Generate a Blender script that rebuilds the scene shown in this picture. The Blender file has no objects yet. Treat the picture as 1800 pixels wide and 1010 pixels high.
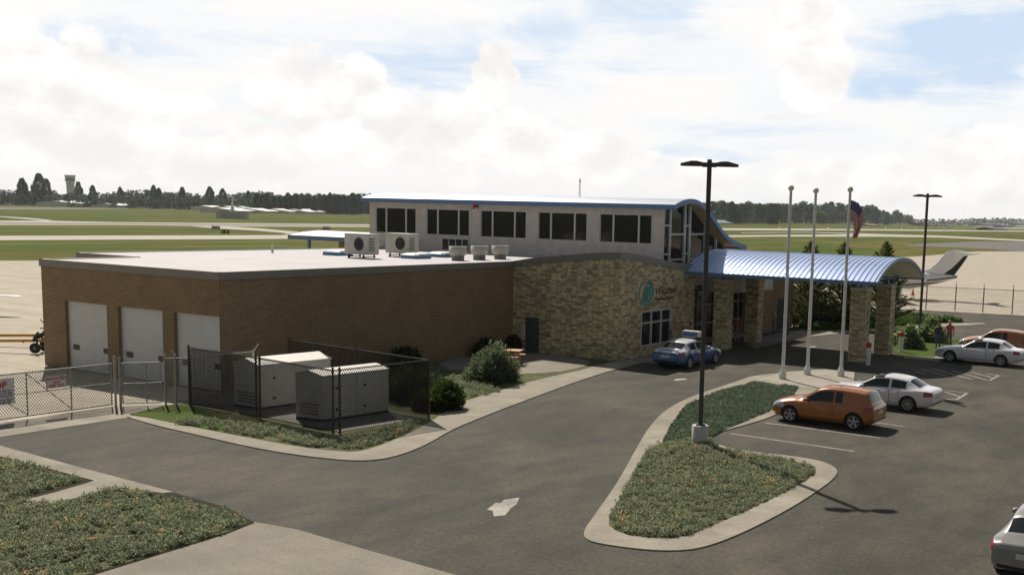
import bpy, bmesh, math, random
import numpy as np
from mathutils import Vector, Matrix
from mathutils.bvhtree import BVHTree
random.seed(7); RNG = np.random.default_rng(7)
SC = bpy.context.scene; COL = SC.collection
R_ = math.radians

# ---------------------------------------------------------------- camera model
CF, CPX, CPY, CPITCH, CROLL, CYAW, CH = 1974.301, 1122.127, 636.02, 0.1320, 0.0274, 1.0350, 8.0
def _axes():
    fw = np.array([-math.cos(CYAW), math.sin(CYAW), 0]); rt = np.array([math.sin(CYAW), math.cos(CYAW), 0])
    F = fw*math.cos(CPITCH)+np.array([0, 0, -math.sin(CPITCH)]); up = np.cross(rt, F)
    c, s = math.cos(CROLL), math.sin(CROLL)
    return c*rt+s*up, -s*rt+c*up, F
CR, CU, CFW = _axes(); CO = np.array([0, 0, CH])
def ray(x, y): return (x-CPX)*CR-(y-CPY)*CU+CF*CFW
def G(x, y, z=0.0):                      # survey point: where a sight line meets the level z
    d = ray(x, y); p = CO+d*((z-CH)/d[2]); return Vector((p[0], p[1], z))
def GP(pts): return [tuple(G(*p))[:2] for p in pts]

# ---------------------------------------------------------------- materials
MATS = {}
class NT:
    def __init__(s, name):
        s.m = bpy.data.materials.new(name); s.m.use_nodes = True; s.t = s.m.node_tree
        s.n = s.t.nodes; s.l = s.t.links; s.b = s.n['Principled BSDF']; MATS[name] = s.m
    def add(s, typ, **kw):
        n = s.n.new(typ)
        for k, v in kw.items():
            if k.startswith('i_'):
                key = k[2:]; key = int(key) if key.isdigit() else key.replace('_', ' ')
                n.inputs[key].default_value = v
            else: setattr(n, k, v)
        return n
    def link(s, a, b): s.l.new(a, b)
    def set(s, **kw):
        for k, v in kw.items():
            s.b.inputs[k.replace('_', ' ')].default_value = v
    def pos(s): return s.add('ShaderNodeNewGeometry').outputs['Position']
    def obj(s): return s.add('ShaderNodeTexCoord').outputs['Object']
    def map(s, vec, scale=(1, 1, 1), rot=(0, 0, 0), loc=(0, 0, 0)):
        n = s.add('ShaderNodeMapping'); s.link(vec, n.inputs[0])
        n.inputs['Scale'].default_value = scale; n.inputs['Rotation'].default_value = rot; n.inputs['Location'].default_value = loc
        return n.outputs[0]
    def noise(s, vec, scale=5, detail=4, rough=.55, dist=0):
        n = s.add('ShaderNodeTexNoise'); s.link(vec, n.inputs['Vector'])
        n.inputs['Scale'].default_value = scale; n.inputs['Detail'].default_value = detail
        n.inputs['Roughness'].default_value = rough; n.inputs['Distortion'].default_value = dist
        return n.outputs[0]
    def ramp(s, fac, stops):
        n = s.add('ShaderNodeValToRGB'); s.link(fac, n.inputs[0]); e = n.color_ramp.elements
        while len(e) < len(stops): e.new(.5)
        for i, (p, c) in enumerate(stops):
            e[i].position = p; e[i].color = (c[0], c[1], c[2], 1) if not isinstance(c, (int, float)) else (c, c, c, 1)
        return n.outputs[0]
    def mix(s, fac, a, b, typ='MIX'):
        n = s.add('ShaderNodeMix', data_type='RGBA', blend_type=typ)
        for v, i in ((fac, 0), (a, 6), (b, 7)):
            if hasattr(v, 'links'): s.link(v, n.inputs[i])
            elif i == 0: n.inputs[0].default_value = v
            else: n.inputs[i].default_value = (v[0], v[1], v[2], 1)
        return n.outputs[2]
    def math(s, op, a, b=None, c=None, clamp=False):
        n = s.add('ShaderNodeMath', operation=op, use_clamp=clamp)
        for i, v in enumerate((a, b, c)):
            if v is None: continue
            if hasattr(v, 'links'): s.link(v, n.inputs[i])
            else: n.inputs[i].default_value = v
        return n.outputs[0]
    def color(s, c):
        if hasattr(c, 'links'): s.link(c, s.b.inputs['Base Color'])
        else: s.b.inputs['Base Color'].default_value = (c[0], c[1], c[2], 1)
    def bump(s, h, strength=.4, dist=.02):
        n = s.add('ShaderNodeBump'); n.inputs['Strength'].default_value = strength; n.inputs['Distance'].default_value = dist
        s.link(h, n.inputs['Height']); s.link(n.outputs[0], s.b.inputs['Normal'])
def plain(name, c, rough=.6, metal=0, var=.12, vs=3.0, coat=0):
    t = NT(name); n = t.noise(t.pos(), vs, 5, .6)
    lo = [x*(1-var) for x in c]; hi = [min(1, x*(1+var)) for x in c]
    t.color(t.ramp(n, [(.3, lo), (.7, hi)])); t.set(Roughness=rough, Metallic=metal)
    if coat: t.set(Coat_Weight=coat, Coat_Roughness=.04)
    return t.m
def wallvec(t):                          # (along the wall, height, 0) for any upright wall
    g = t.add('ShaderNodeNewGeometry'); sp = t.add('ShaderNodeSeparateXYZ'); t.link(g.outputs['Position'], sp.inputs[0])
    sn = t.add('ShaderNodeSeparateXYZ'); t.link(g.outputs['Normal'], sn.inputs[0])
    ax = t.math('ABSOLUTE', sn.outputs[0]); k = t.math('GREATER_THAN', ax, .5)
    d = t.math('SUBTRACT', sp.outputs[1], sp.outputs[0]); u = t.math('MULTIPLY_ADD', k, d, sp.outputs[0])
    c = t.add('ShaderNodeCombineXYZ'); t.link(u, c.inputs[0]); t.link(sp.outputs[2], c.inputs[1])
    return c.outputs[0]

def mk_brick():
    t = NT('brown_brick'); v = wallvec(t)
    b = t.add('ShaderNodeTexBrick'); t.link(v, b.inputs['Vector'])
    b.offset = .5; b.inputs['Color1'].default_value = (.205, .122, .058, 1); b.inputs['Color2'].default_value = (.125, .073, .034, 1)
    b.inputs['Mortar'].default_value = (.41, .315, .19, 1); b.inputs['Scale'].default_value = 1
    b.inputs['Brick Width'].default_value = .30; b.inputs['Row Height'].default_value = .0755; b.inputs['Mortar Size'].default_value = .013
    b.inputs['Mortar Smooth'].default_value = .3; b.inputs['Bias'].default_value = 0
    n = t.noise(v, .7, 5, .6); c = t.mix(.55, b.outputs[0], t.ramp(n, [(.3, (.72, .72, .72)), (.7, (1.15, 1.1, 1.05))]), 'MULTIPLY')
    t.color(c); t.set(Roughness=.9); t.bump(t.math('SUBTRACT', 1, b.outputs[1]), .5, .01)
def mk_stone():
    t = NT('ashlar_stone'); v = wallvec(t)
    wv = t.add('ShaderNodeTexNoise'); t.link(v, wv.inputs['Vector']); wv.inputs['Scale'].default_value = 1.3; wv.inputs['Detail'].default_value = 1
    sub = t.add('ShaderNodeVectorMath', operation='MULTIPLY_ADD'); t.link(wv.outputs['Color'], sub.inputs[0])
    sub.inputs[1].default_value = (.10, .03, 0); t.link(v, sub.inputs[2])
    def vor(feat, sx, sy, rnd):
        m = t.map(sub.outputs[0], (sx, sy, 1))
        n = t.add('ShaderNodeTexVoronoi', voronoi_dimensions='2D', feature=feat, distance='CHEBYCHEV'); t.link(m, n.inputs['Vector'])
        n.inputs['Scale'].default_value = 1; n.inputs['Randomness'].default_value = rnd; return n
    a1 = vor('F1', 2.9, 7.6, .72); a2 = vor('F2', 2.9, 7.6, .72)
    edge = t.math('SUBTRACT', a2.outputs['Distance'], a1.outputs['Distance'])
    joint = t.ramp(edge, [(.02, 0), (.09, 1)])
    sp = t.add('ShaderNodeSeparateColor'); t.link(a1.outputs['Color'], sp.inputs[0])
    base = t.ramp(sp.outputs[0], [(.05, (.32, .265, .155)), (.3, (.46, .385, .225)), (.55, (.60, .505, .30)), (.8, (.78, .66, .39)), (.95, (.54, .48, .35))])
    n = t.noise(v, 14, 6, .65); base = t.mix(.7, base, t.ramp(n, [(.25, (.6, .6, .6)), (.75, (1.25, 1.25, 1.2))]), 'MULTIPLY')
    nb = t.noise(v, .45, 3, .5); base = t.mix(.8, base, t.ramp(nb, [(.3, (.78, .8, .82)), (.7, (1.12, 1.08, 1))]), 'MULTIPLY')
    t.color(t.mix(joint, (.20, .165, .10), base)); t.set(Roughness=.92)
    h = t.math('MULTIPLY_ADD', n, .35, joint); t.bump(h, .7, .03)
mk_brick(); mk_stone()
def mk_asphalt():
    t = NT('asphalt'); p = t.pos()
    big = t.noise(p, .16, 6, .62, .6); mid = t.noise(t.map(p, (1, .45, 1), (0, 0, .6)), .9, 5, .6); fine = t.noise(p, 38, 3, .7)
    c = t.ramp(big, [(.34, (.048, .048, .042)), (.5, (.063, .059, .050)), (.66, (.081, .072, .059))])
    c = t.mix(.55, c, t.ramp(mid, [(.32, (.52, .56, .58)), (.68, (1.42, 1.33, 1.2))]), 'MULTIPLY')
    c = t.mix(.75, c, t.ramp(fine, [(.3, (.62, .62, .62)), (.7, (1.4, 1.4, 1.4))]), 'MULTIPLY')
    gr = t.noise(p, 7.5, 4, .75); c = t.mix(.8, c, t.ramp(gr, [(.34, (.66, .67, .66)), (.66, (1.36, 1.34, 1.3))]), 'MULTIPLY')
    vo = t.add('ShaderNodeTexVoronoi', feature='DISTANCE_TO_EDGE'); t.link(t.map(p, (.14, .14, .14)), vo.inputs['Vector'])
    w = t.noise(p, 1.4, 4); vo.inputs['Scale'].default_value = 1
    crack = t.math('LESS_THAN', t.math('ADD', vo.outputs[0], t.math('MULTIPLY', w, .012)), .0085)
    c = t.mix(t.math('MULTIPLY', crack, .35), c, (.03, .03, .029))
    t.color(c); t.set(Roughness=.88); t.b.inputs['Specular IOR Level'].default_value = .2; t.bump(fine, .35, .008)
mk_asphalt()
def concrete(name, a, b, joint=0, fine=30):
    t = NT(name); p = t.pos()
    n = t.noise(p, .5, 7, .65, .3); f = t.noise(p, fine, 3, .7)
    c = t.ramp(n, [(.3, a), (.7, b)]); c = t.mix(.6, c, t.ramp(f, [(.3, (.72, .72, .72)), (.7, (1.22, 1.22, 1.22))]), 'MULTIPLY')
    st = t.noise(t.map(p, (.35, 2.2, 1), (0, 0, .35)), .35, 6, .6)
    c = t.mix(.35, c, t.ramp(st, [(.35, (.72, .70, .66)), (.62, (1.12, 1.12, 1.12))]), 'MULTIPLY')
    if joint:
        b_ = t.add('ShaderNodeTexBrick'); b_.offset = 0; t.link(p, b_.inputs['Vector'])
        b_.inputs['Color1'].default_value = b_.inputs['Color2'].default_value = (1, 1, 1, 1); b_.inputs['Mortar'].default_value = (.62, .6, .57, 1)
        b_.inputs['Scale'].default_value = 1; b_.inputs['Brick Width'].default_value = joint; b_.inputs['Row Height'].default_value = joint
        b_.inputs['Mortar Size'].default_value = .02+joint*.004; c = t.mix(.8, c, b_.outputs[0], 'MULTIPLY')
    t.color(c); t.set(Roughness=.9); t.b.inputs['Specular IOR Level'].default_value = .2; t.bump(f, .25, .006)
concrete('kerb_concrete', (.20, .185, .15), (.33, .305, .25), 0, 14)
concrete('walk_concrete', (.26, .24, .205), (.36, .335, .285), 1.6)
concrete('drive_concrete', (.175, .16, .13), (.26, .235, .195), 0, 14)
concrete('apron_concrete', (.33, .295, .235), (.43, .385, .315), 7.5, 12)
concrete('runway_concrete', (.34, .32, .28), (.46, .43, .38), 0, 2)
concrete('runway_asphalt', (.11, .105, .098), (.16, .15, .14), 0, 2)
concrete('post_concrete', (.42, .41, .36), (.58, .56, .5))
concrete('grey_walk', (.17, .165, .155), (.24, .23, .21))
def mk_grass(name, cols, far=False, fs=25):
    t = NT(name); p = t.pos()
    if far:
        n = t.noise(t.map(p, (.012, .003, 1), (0, 0, .52)), 1, 7, .62, .4); f = t.noise(t.map(p, (.22, .05, 1), (0, 0, .52)), 1, 5, .65)
    else:
        n = t.noise(p, 1.1, 6, .65); f = t.noise(p, fs, 4, .75)
    lo, sp_ = (.37, .26) if far else (.28, .44)
    c = t.ramp(n, [(lo+sp_*i/(len(cols)-1), k) for i, k in enumerate(cols)])
    c = t.mix(.7, c, t.ramp(f, [(.28, (.5, .52, .5)), (.72, (1.45, 1.42, 1.35))]), 'MULTIPLY')
    t.color(c); t.set(Roughness=.95); t.b.inputs['Specular IOR Level'].default_value = .03; t.bump(f, .6, .03 if not far else .1)
mk_grass('airfield_grass', [(.040, .078, .011), (.105, .096, .020), (.048, .088, .013), (.128, .110, .030), (.052, .088, .013)], True)
mk_grass('bed_soil', [(.060, .066, .036), (.105, .112, .060), (.15, .152, .085)], False, 18)
mk_grass('dark_mulch', [(.030, .030, .022), (.046, .046, .032), (.040, .042, .028)])
mk_grass('lawn', [(.045, .075, .020), (.075, .105, .030), (.060, .090, .026)])
def mk_bluelawn():
    t = NT('blue_green_turf'); p = t.pos()
    n = t.noise(t.map(p, (1, 1, 1)), 4.5, 4, .62); m = t.noise(p, .8, 3, .5)
    c = t.ramp(n, [(.36, (.008, .018, .018)), (.5, (.038, .062, .046)), (.62, (.092, .120, .078))])
    c = t.mix(.6, c, t.ramp(m, [(.3, (.8, .85, .9)), (.7, (1.15, 1.12, 1))]), 'MULTIPLY')
    t.color(c); t.set(Roughness=.95); t.bump(n, .8, .06)
mk_bluelawn()
def mk_paint_line():
    t = NT('worn_white_paint'); p = t.pos(); n = t.noise(p, 6, 6, .7); n2 = t.noise(p, 1.1, 3, .5)
    k = t.ramp(t.math('MULTIPLY_ADD', n, .6, t.math('MULTIPLY', n2, .5)), [(.42, 0), (.62, 1)])
    t.color(t.mix(k, (.16, .15, .135), (.32, .305, .27))); t.set(Roughness=.8)
mk_paint_line()
plain('white_stucco', (.50, .475, .42), .9, var=.13, vs=2.2)
plain('fascia_grey', (.20, .182, .15), .55, var=.06)
plain('roof_membrane', (.42, .402, .43), .8, var=.08, vs=.45)
plain('door_white', (.56, .57, .56), .5, var=.05, vs=1.2)
plain('steel_door', (.062, .066, .066), .5, var=.06)
plain('frame_white', (.55, .55, .54), .5, var=.03)
plain('dark_rubber', (.020, .020, .020), .75)
plain('roof_blue', (.085, .175, .31), .45, var=.06)
plain('soffit_tan', (.42, .30, .14), .8, var=.05)
plain('soffit_white', (.78, .74, .64), .8, var=.05)
plain('gear_beige', (.50, .485, .42), .6, var=.09)
plain('gear_dark', (.045, .045, .042), .6)
plain('vent_stain', (.46, .44, .36), .7, var=.14, vs=6)
plain('pole_bronze', (.052, .046, .040), .5, var=.1)
plain('pole_white', (.66, .65, .60), .45, var=.05)
plain('fence_dark', (.026, .022, .017), .6)
plain('fence_post_dark', (.055, .042, .024), .6)
plain('fence_silver', (.36, .355, .33), .45, .35)
plain('red_paint', (.42, .022, .016), .5)
plain('generator_white', (.60, .585, .54), .55, var=.07)
plain('tow_yellow', (.46, .255, .038), .5, var=.15)
plain('sign_white', (.66, .66, .64), .5, var=.05)
plain('sign_red', (.50, .06, .05), .5)
plain('sign_black', (.020, .020, .020), .5)
plain('sign_yellow', (.60, .52, .02), .5)
plain('logo_teal', (.022, .33, .36), .4)
plain('letter_dark', (.030, .032, .032), .4)
plain('table_wood', (.55, .33, .2), .7, var=.15)
plain('cone_orange', (.55, .11, .025), .6)
plain('bark', (.07, .05, .033), .9, var=.3)
plain('jet_white', (.90, .90, .89), .25, coat=.4, var=.03)
plain('jet_stripe', (.020, .018, .016), .3)
plain('hangar_wall', (.84, .80, .71), .8)
plain('hangar_roof', (.70, .69, .67), .5)
plain('hangar_blue_roof', (.20, .26, .28), .5)
plain('barn_dark', (.06, .062, .064), .8)
plain('barn_brown', (.17, .1, .075), .8)
plain('tower_concrete', (.82, .76, .64), .8)
plain('lamp_lens', (.9, .9, .85), .2)
def mk_glass(name, c, rough=.04, spec=.5):
    t = NT(name); t.color(c); t.set(Roughness=rough, IOR=1.5); t.b.inputs['Specular IOR Level'].default_value = spec
    n = t.noise(t.pos(), .6, 2); t.bump(n, .03, .02)
mk_glass('dark_glass', (.014, .015, .015), .06, .3); mk_glass('car_glass', (.012, .014, .018), .03)
mk_glass('gable_glass', (.026, .024, .019), .08, .25)
def mk_roofmetal(name, c, axis, pitch, spec=.35):
    t = NT(name); sp = t.add('ShaderNodeSeparateXYZ'); t.link(t.pos(), sp.inputs[0])
    fr = t.math('FRACT', t.math('MULTIPLY', sp.outputs[axis], 1/pitch)); k = t.ramp(fr, [(.0, .55), (.10, 1), (.9, 1), (1, .55)])
    n = t.noise(t.pos(), .7, 4); col = t.mix(1, c, k, 'MULTIPLY'); col = t.mix(.25, col, t.ramp(n, [(.3, (.85, .85, .85)), (.7, (1.1, 1.1, 1.1))]), 'MULTIPLY')
    t.color(col); t.set(Roughness=spec, Metallic=.35)
mk_roofmetal('hall_roof_metal', (.40, .44, .52), 0, .40)
mk_roofmetal('canopy_metal', (.42, .53, .78), 0, .31)
def mk_carpaint(name, c, metal=.0, rough=.32):
    t = NT(name); n = t.noise(t.obj(), 2.5, 4); t.color(t.ramp(n, [(.3, [x*.93 for x in c]), (.7, [min(1, x*1.05) for x in c])]))
    t.set(Roughness=rough, Metallic=metal, Coat_Weight=.8, Coat_Roughness=.05)
mk_carpaint('paint_orange', (.33, .105, .014), .1); mk_carpaint('paint_white', (.66, .665, .68)); mk_carpaint('paint_silver', (.27, .26, .25), .4)
def mk_taxi():
    t = NT('paint_taxi'); o = t.obj(); sp = t.add('ShaderNodeSeparateXYZ'); t.link(o, sp.inputs[0])
    n = t.noise(t.map(o, (1.4, 1, 1.6)), 2.2, 3, .5)
    k = t.math('ADD', sp.outputs[2], t.math('MULTIPLY', t.math('SUBTRACT', n, .5), .85))
    t.color(t.mix(t.ramp(k, [(.83, 0), (.88, 1)]), (.030, .105, .26), (.60, .63, .68))); t.set(Roughness=.3, Coat_Weight=.8, Coat_Roughness=.05)
mk_taxi()
plain('tyre', (.018, .018, .018), .85); plain('alloy', (.42, .42, .42), .3, .6); plain('plate', (.6, .6, .58), .5)
plain('tail_red', (.25, .012, .012), .2, coat=.6); plain('head_glass', (.35, .37, .4), .1, coat=.8); plain('amber', (.5, .2, .04), .3)
plain('grille_black', (.012, .012, .012), .5)
def mk_leaf(name, cols, rough=.75):
    t = NT(name); g = t.add('ShaderNodeNewGeometry'); n = t.noise(t.pos(), .9, 3)
    k = t.math('MULTIPLY_ADD', g.outputs['Random Per Island'], .6, t.math('MULTIPLY', n, .4))
    oi = t.add('ShaderNodeObjectInfo'); t.color(t.mix(1, t.ramp(k, [(.15+.7*i/(len(cols)-1), c) for i, c in enumerate(cols)]), t.ramp(oi.outputs['Random'], [(0, (.78, .82, .85)), (1, (1.3, 1.22, 1.08))]) if 'far' in name else (1, 1, 1), 'MULTIPLY')); t.set(Roughness=rough)
    t.b.inputs['Specular IOR Level'].default_value = .12
    col = t.b.inputs['Base Color'].links[0].from_socket; tr = t.add('ShaderNodeBsdfTranslucent'); t.link(t.mix(1, col, (1.18, 1.22, 1.0), 'MULTIPLY'), tr.inputs[0])
    ms = t.add('ShaderNodeMixShader'); ms.inputs[0].default_value = .5; t.link(t.b.outputs[0], ms.inputs[1]); t.link(tr.outputs[0], ms.inputs[2]); t.link(ms.outputs[0], t.n['Material Output'].inputs[0])
mk_leaf('leaf_ground', [(.095, .120, .088), (.168, .195, .142), (.24, .258, .188), (.32, .318, .235)])
mk_leaf('leaf_flower', [(.46, .28, .18), (.54, .35, .23), (.34, .27, .17)])
mk_leaf('leaf_turf', [(.030, .052, .042), (.070, .100, .078), (.13, .165, .120), (.20, .225, .16)])
mk_leaf('leaf_hedge', [(.025, .06, .016), (.06, .11, .03), (.10, .16, .05)])
mk_leaf('leaf_shrub', [(.055, .072, .045), (.095, .115, .075), (.15, .17, .115)])
mk_leaf('leaf_dark', [(.018, .028, .014), (.034, .048, .020), (.055, .070, .026)])
mk_leaf('leaf_bright', [(.020, .032, .009), (.042, .058, .015), (.085, .105, .026)])
mk_leaf('leaf_pine', [(.040, .056, .014), (.075, .095, .024), (.115, .130, .036)])
mk_leaf('leaf_pale', [(.07, .105, .045), (.16, .22, .10), (.30, .36, .20)])
mk_leaf('leaf_far_dark', [(.018, .050, .026), (.034, .074, .036), (.056, .102, .048)])
mk_leaf('leaf_far_green', [(.050, .070, .030), (.085, .110, .042), (.125, .145, .058)])
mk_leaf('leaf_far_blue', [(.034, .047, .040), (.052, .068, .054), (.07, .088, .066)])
M = MATS

# ---------------------------------------------------------------- mesh building
class MB:
    def __init__(s): s.v = []; s.f = []; s.mi = []; s.sm = []
    def face(s, pts, mi=0, smooth=False):
        b = len(s.v); s.v += [tuple(p) for p in pts]; s.f.append(tuple(range(b, b+len(pts)))); s.mi.append(mi); s.sm.append(smooth)
    def grid(s, rows, mi=0, smooth=True, closeu=False, flip=False):
        b = len(s.v); n = len(rows[0])
        for r in rows: s.v += [tuple(p) for p in r]
        for i in range(len(rows)-1):
            for j in range(n if closeu else n-1):
                k = (j+1) % n; q = (b+i*n+j, b+i*n+k, b+(i+1)*n+k, b+(i+1)*n+j)
                s.f.append(q[::-1] if flip else q); s.mi.append(mi); s.sm.append(smooth)
    def box(s, x0, x1, y0, y1, z0, z1, mi=0):
        b = len(s.v); s.v += [(x, y, z) for z in (z0, z1) for y in (y0, y1) for x in (x0, x1)]
        for q in ((0, 2, 3, 1), (4, 5, 7, 6), (0, 1, 5, 4), (1, 3, 7, 5), (3, 2, 6, 7), (2, 0, 4, 6)):
            s.f.append(tuple(b+i for i in q)); s.mi.append(mi); s.sm.append(False)
    def bar(s, a, b_, w, h=None, mi=0, up=(0, 0, 1)):
        a = Vector(a); b_ = Vector(b_); h = w if h is None else h; d = (b_-a).normalized(); u = Vector(up)
        if abs(d.dot(u)) > .98: u = Vector((1, 0, 0))
        r = d.cross(u).normalized()*w/2; t = r.cross(d).normalized()*h/2; b = len(s.v)
        for p in (a, b_): s.v += [tuple(p-r-t), tuple(p+r-t), tuple(p+r+t), tuple(p-r+t)]
        for q in ((3, 2, 1, 0), (4, 5, 6, 7), (0, 1, 5, 4), (1, 2, 6, 5), (2, 3, 7, 6), (3, 0, 4, 7)):
            s.f.append(tuple(b+i for i in q)); s.mi.append(mi); s.sm.append(False)
    def tube(s, pts, rad, n=8, mi=0, cap=True):
        pts = [Vector(p) for p in pts]; rad = rad if isinstance(rad, (list, tuple)) else [rad]*len(pts); rows = []
        for i, p in enumerate(pts):
            d = (pts[min(i+1, len(pts)-1)]-pts[max(i-1, 0)]).normalized(); u = Vector((0, 0, 1)) if abs(d.z) < .9 else Vector((1, 0, 0))
            r = d.cross(u).normalized(); t = r.cross(d)
            rows.append([p+(r*math.cos(2*math.pi*k/n)+t*math.sin(2*math.pi*k/n))*rad[i] for k in range(n)])
        s.grid(rows, mi, True, True, True)
        if cap: s.face(rows[0], mi); s.face(rows[-1][::-1], mi)
    def lathe(s, prof, c=(0, 0, 0), n=16, mi=0, axis='z', smooth=True):
        rows = []
        for r, h in prof:
            row = []
            for k in range(n):
                a = 2*math.pi*k/n; x, y = r*math.cos(a), r*math.sin(a)
                row.append((c[0]+x, c[1]+y, c[2]+h) if axis == 'z' else (c[0]+x, c[1]+h, c[2]+y) if axis == 'y' else (c[0]+h, c[1]+x, c[2]+y))
            rows.append(row)
        s.grid(rows, mi, smooth, True, axis != 'y' and False)
    def prism(s, poly, z0, z1, mi=0, mi_side=None):
        n = len(poly); ar = sum(poly[i][0]*poly[(i+1) % n][1]-poly[(i+1) % n][0]*poly[i][1] for i in range(n))
        if ar < 0: poly = poly[::-1]
        s.face([(x, y, z1) for x, y in poly], mi)
        if z0 is not None and z0 < z1:
            for i in range(n):
                a, b = poly[i], poly[(i+1) % n]
                s.face([(a[0], a[1], z0), (b[0], b[1], z0), (b[0], b[1], z1), (a[0], a[1], z1)], mi if mi_side is None else mi_side)
    def mesh(s, name, off=(0, 0, 0)):
        me = bpy.data.meshes.new(name); o = off
        me.from_pydata([(x-o[0], y-o[1], z-o[2]) for x, y, z in s.v], [], s.f)
        me.polygons.foreach_set('material_index', s.mi); me.polygons.foreach_set('use_smooth', s.sm); me.update()
        return me
def rootloc(o):
    while o.parent: o = o.parent
    return o.location
def put(name, me, mats, parent=None, label=None):
    o = bpy.data.objects.new(name, me); COL.objects.link(o)
    for m in (mats if isinstance(mats, (list, tuple)) else [mats]): me.materials.append(M[m] if isinstance(m, str) else m)
    if parent: o.parent = parent
    if label: o['label'] = label
    return o
def part(name, mb, mats, parent=None, label=None, world=True, bevel=0):
    off = rootloc(parent) if (parent and world) else (0, 0, 0)
    o = put(name, mb.mesh(name, off), mats, parent, label)
    if bevel:
        b = o.modifiers.new('bevel', 'BEVEL'); b.width = bevel; b.segments = 2; b.limit_method = 'ANGLE'
    return o
def tag(o, label, cat, group=None):
    o['label'] = label; o['category'] = cat
    if group: o['group'] = group
    return o
def thing(name, label, cat, loc=(0, 0, 0), rz=0, group=None):
    o = bpy.data.objects.new(name, None); COL.objects.link(o); o.location = loc; o.rotation_euler = (0, 0, rz); o.empty_display_size = .1
    return tag(o, label, cat, group)
def structure(name, mb, mats):
    o = put(name, mb.mesh(name), mats); o['kind'] = 'structure'; return o
def copy_tree(o, parent=None):
    c = o.copy(); COL.objects.link(c); c.parent = parent
    for ch in [x for x in bpy.data.objects if x.parent == o]: copy_tree(ch, c)
    return c
def baked(me, mods):                      # evaluate modifiers once, return plain mesh
    o = bpy.data.objects.new('tmp', me); COL.objects.link(o)
    for typ, kw in mods:
        m = o.modifiers.new('m', typ)
        for k, v in kw.items(): setattr(m, k, v)
    dg = bpy.context.evaluated_depsgraph_get(); dg.update()
    r = bpy.data.meshes.new_from_object(o.evaluated_get(dg)); bpy.data.objects.remove(o); return r
def text_mesh(s, size, depth, shear=0, align='CENTER', bold=0):
    c = bpy.data.curves.new('txt', 'FONT'); c.body = s; c.size = size; c.extrude = depth; c.shear = shear; c.align_x = align; c.offset = bold
    o = bpy.data.objects.new('txt', c); COL.objects.link(o); dg = bpy.context.evaluated_depsgraph_get(); dg.update()
    me = bpy.data.meshes.new_from_object(o.evaluated_get(dg)); bpy.data.objects.remove(o); return me
# leaf clouds: many small separate quads
def leaf_arrays(C, size, rng, flat=.0, elong=1.5, dirs=None):
    n = len(C); a = rng.normal(size=(n, 3)) if dirs is None else dirs+rng.normal(size=(n, 3))*.5
    a /= np.linalg.norm(a, axis=1)[:, None]; b = rng.normal(size=(n, 3)); b[:, 2] *= (1-flat)
    b -= (b*a).sum(1)[:, None]*a; b /= np.linalg.norm(b, axis=1)[:, None]+1e-9
    s = (size*(.6+.8*rng.random(n)))[:, None] if np.isscalar(size) else size[:, None]
    A = a*s*elong*.5; B = b*s*.5
    V = np.stack([C-A, C+B*.9, C+A, C-B*.9], 1)
    return V.reshape(-1, 3)
def quads_mesh(name, V):
    n = len(V)//4; me = bpy.data.meshes.new(name); me.vertices.add(len(V)); me.vertices.foreach_set('co', V.astype(np.float32).ravel())
    me.loops.add(len(V)); me.loops.foreach_set('vertex_index', np.arange(len(V), dtype=np.int32))
    me.polygons.add(n); me.polygons.foreach_set('loop_start', np.arange(0, len(V), 4, dtype=np.int32)); me.update(calc_edges=True); return me
def inside(P, poly):
    r = np.zeros(len(P), bool); n = len(poly)
    for i in range(n):
        x1, y1 = poly[i]; x2, y2 = poly[(i+1) % n]
        c = ((y1 > P[:, 1]) != (y2 > P[:, 1])); xi = (x2-x1)*(P[:, 1]-y1)/((y2-y1) or 1e-9)+x1
        r ^= c & (P[:, 0] < xi)
    return r
def in_poly(poly, dens, rng, shrink=None):
    a = np.array(poly); lo, hi = a.min(0), a.max(0); n = int((hi-lo).prod()*dens)
    P = lo+rng.random((n, 2))*(hi-lo); return P[inside(P, poly)]
SKY_STRENGTH, SUN_E, EXPOSURE, HAZE = .10, 5.2, 0.15, .00007
# ---------------------------------------------------------------- ground
def chaikin(p, n=2):
    for _ in range(n):
        q = []
        for i in range(len(p)):
            a, b = p[i], p[(i+1) % len(p)]
            q += [(a[0]*.75+b[0]*.25, a[1]*.75+b[1]*.25), (a[0]*.25+b[0]*.75, a[1]*.25+b[1]*.75)]
        p = q
    return p
def sheet(name, poly, z, mat, z0=None, kind='structure'):
    mb = MB(); mb.prism(poly, z0, z); o = part(name, mb, mat); o['kind'] = kind; return o
from mathutils.geometry import tessellate_polygon
def slab(name, poly, z0, z1, mat):        # non-convex safe
    n = len(poly); ar = sum(poly[i][0]*poly[(i+1) % n][1]-poly[(i+1) % n][0]*poly[i][1] for i in range(n))
    if ar < 0: poly = poly[::-1]
    mb = MB(); mb.v = [(x, y, z1) for x, y in poly]
    for t in tessellate_polygon([[Vector((x, y, 0)) for x, y in poly]]):
        a, b, c = [Vector((*poly[i], 0)) for i in t]
        if (b-a).cross(c-a).z < 0: t = t[::-1]
        mb.f.append(tuple(t)); mb.mi.append(0); mb.sm.append(False)
    if z0 is not None:
        for i in range(n):
            a, b = poly[i], poly[(i+1) % n]; mb.face([(a[0], a[1], z0), (b[0], b[1], z0), (b[0], b[1], z1), (a[0], a[1], z1)])
    o = part(name, mb, mat); o['kind'] = 'structure'; return o

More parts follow.
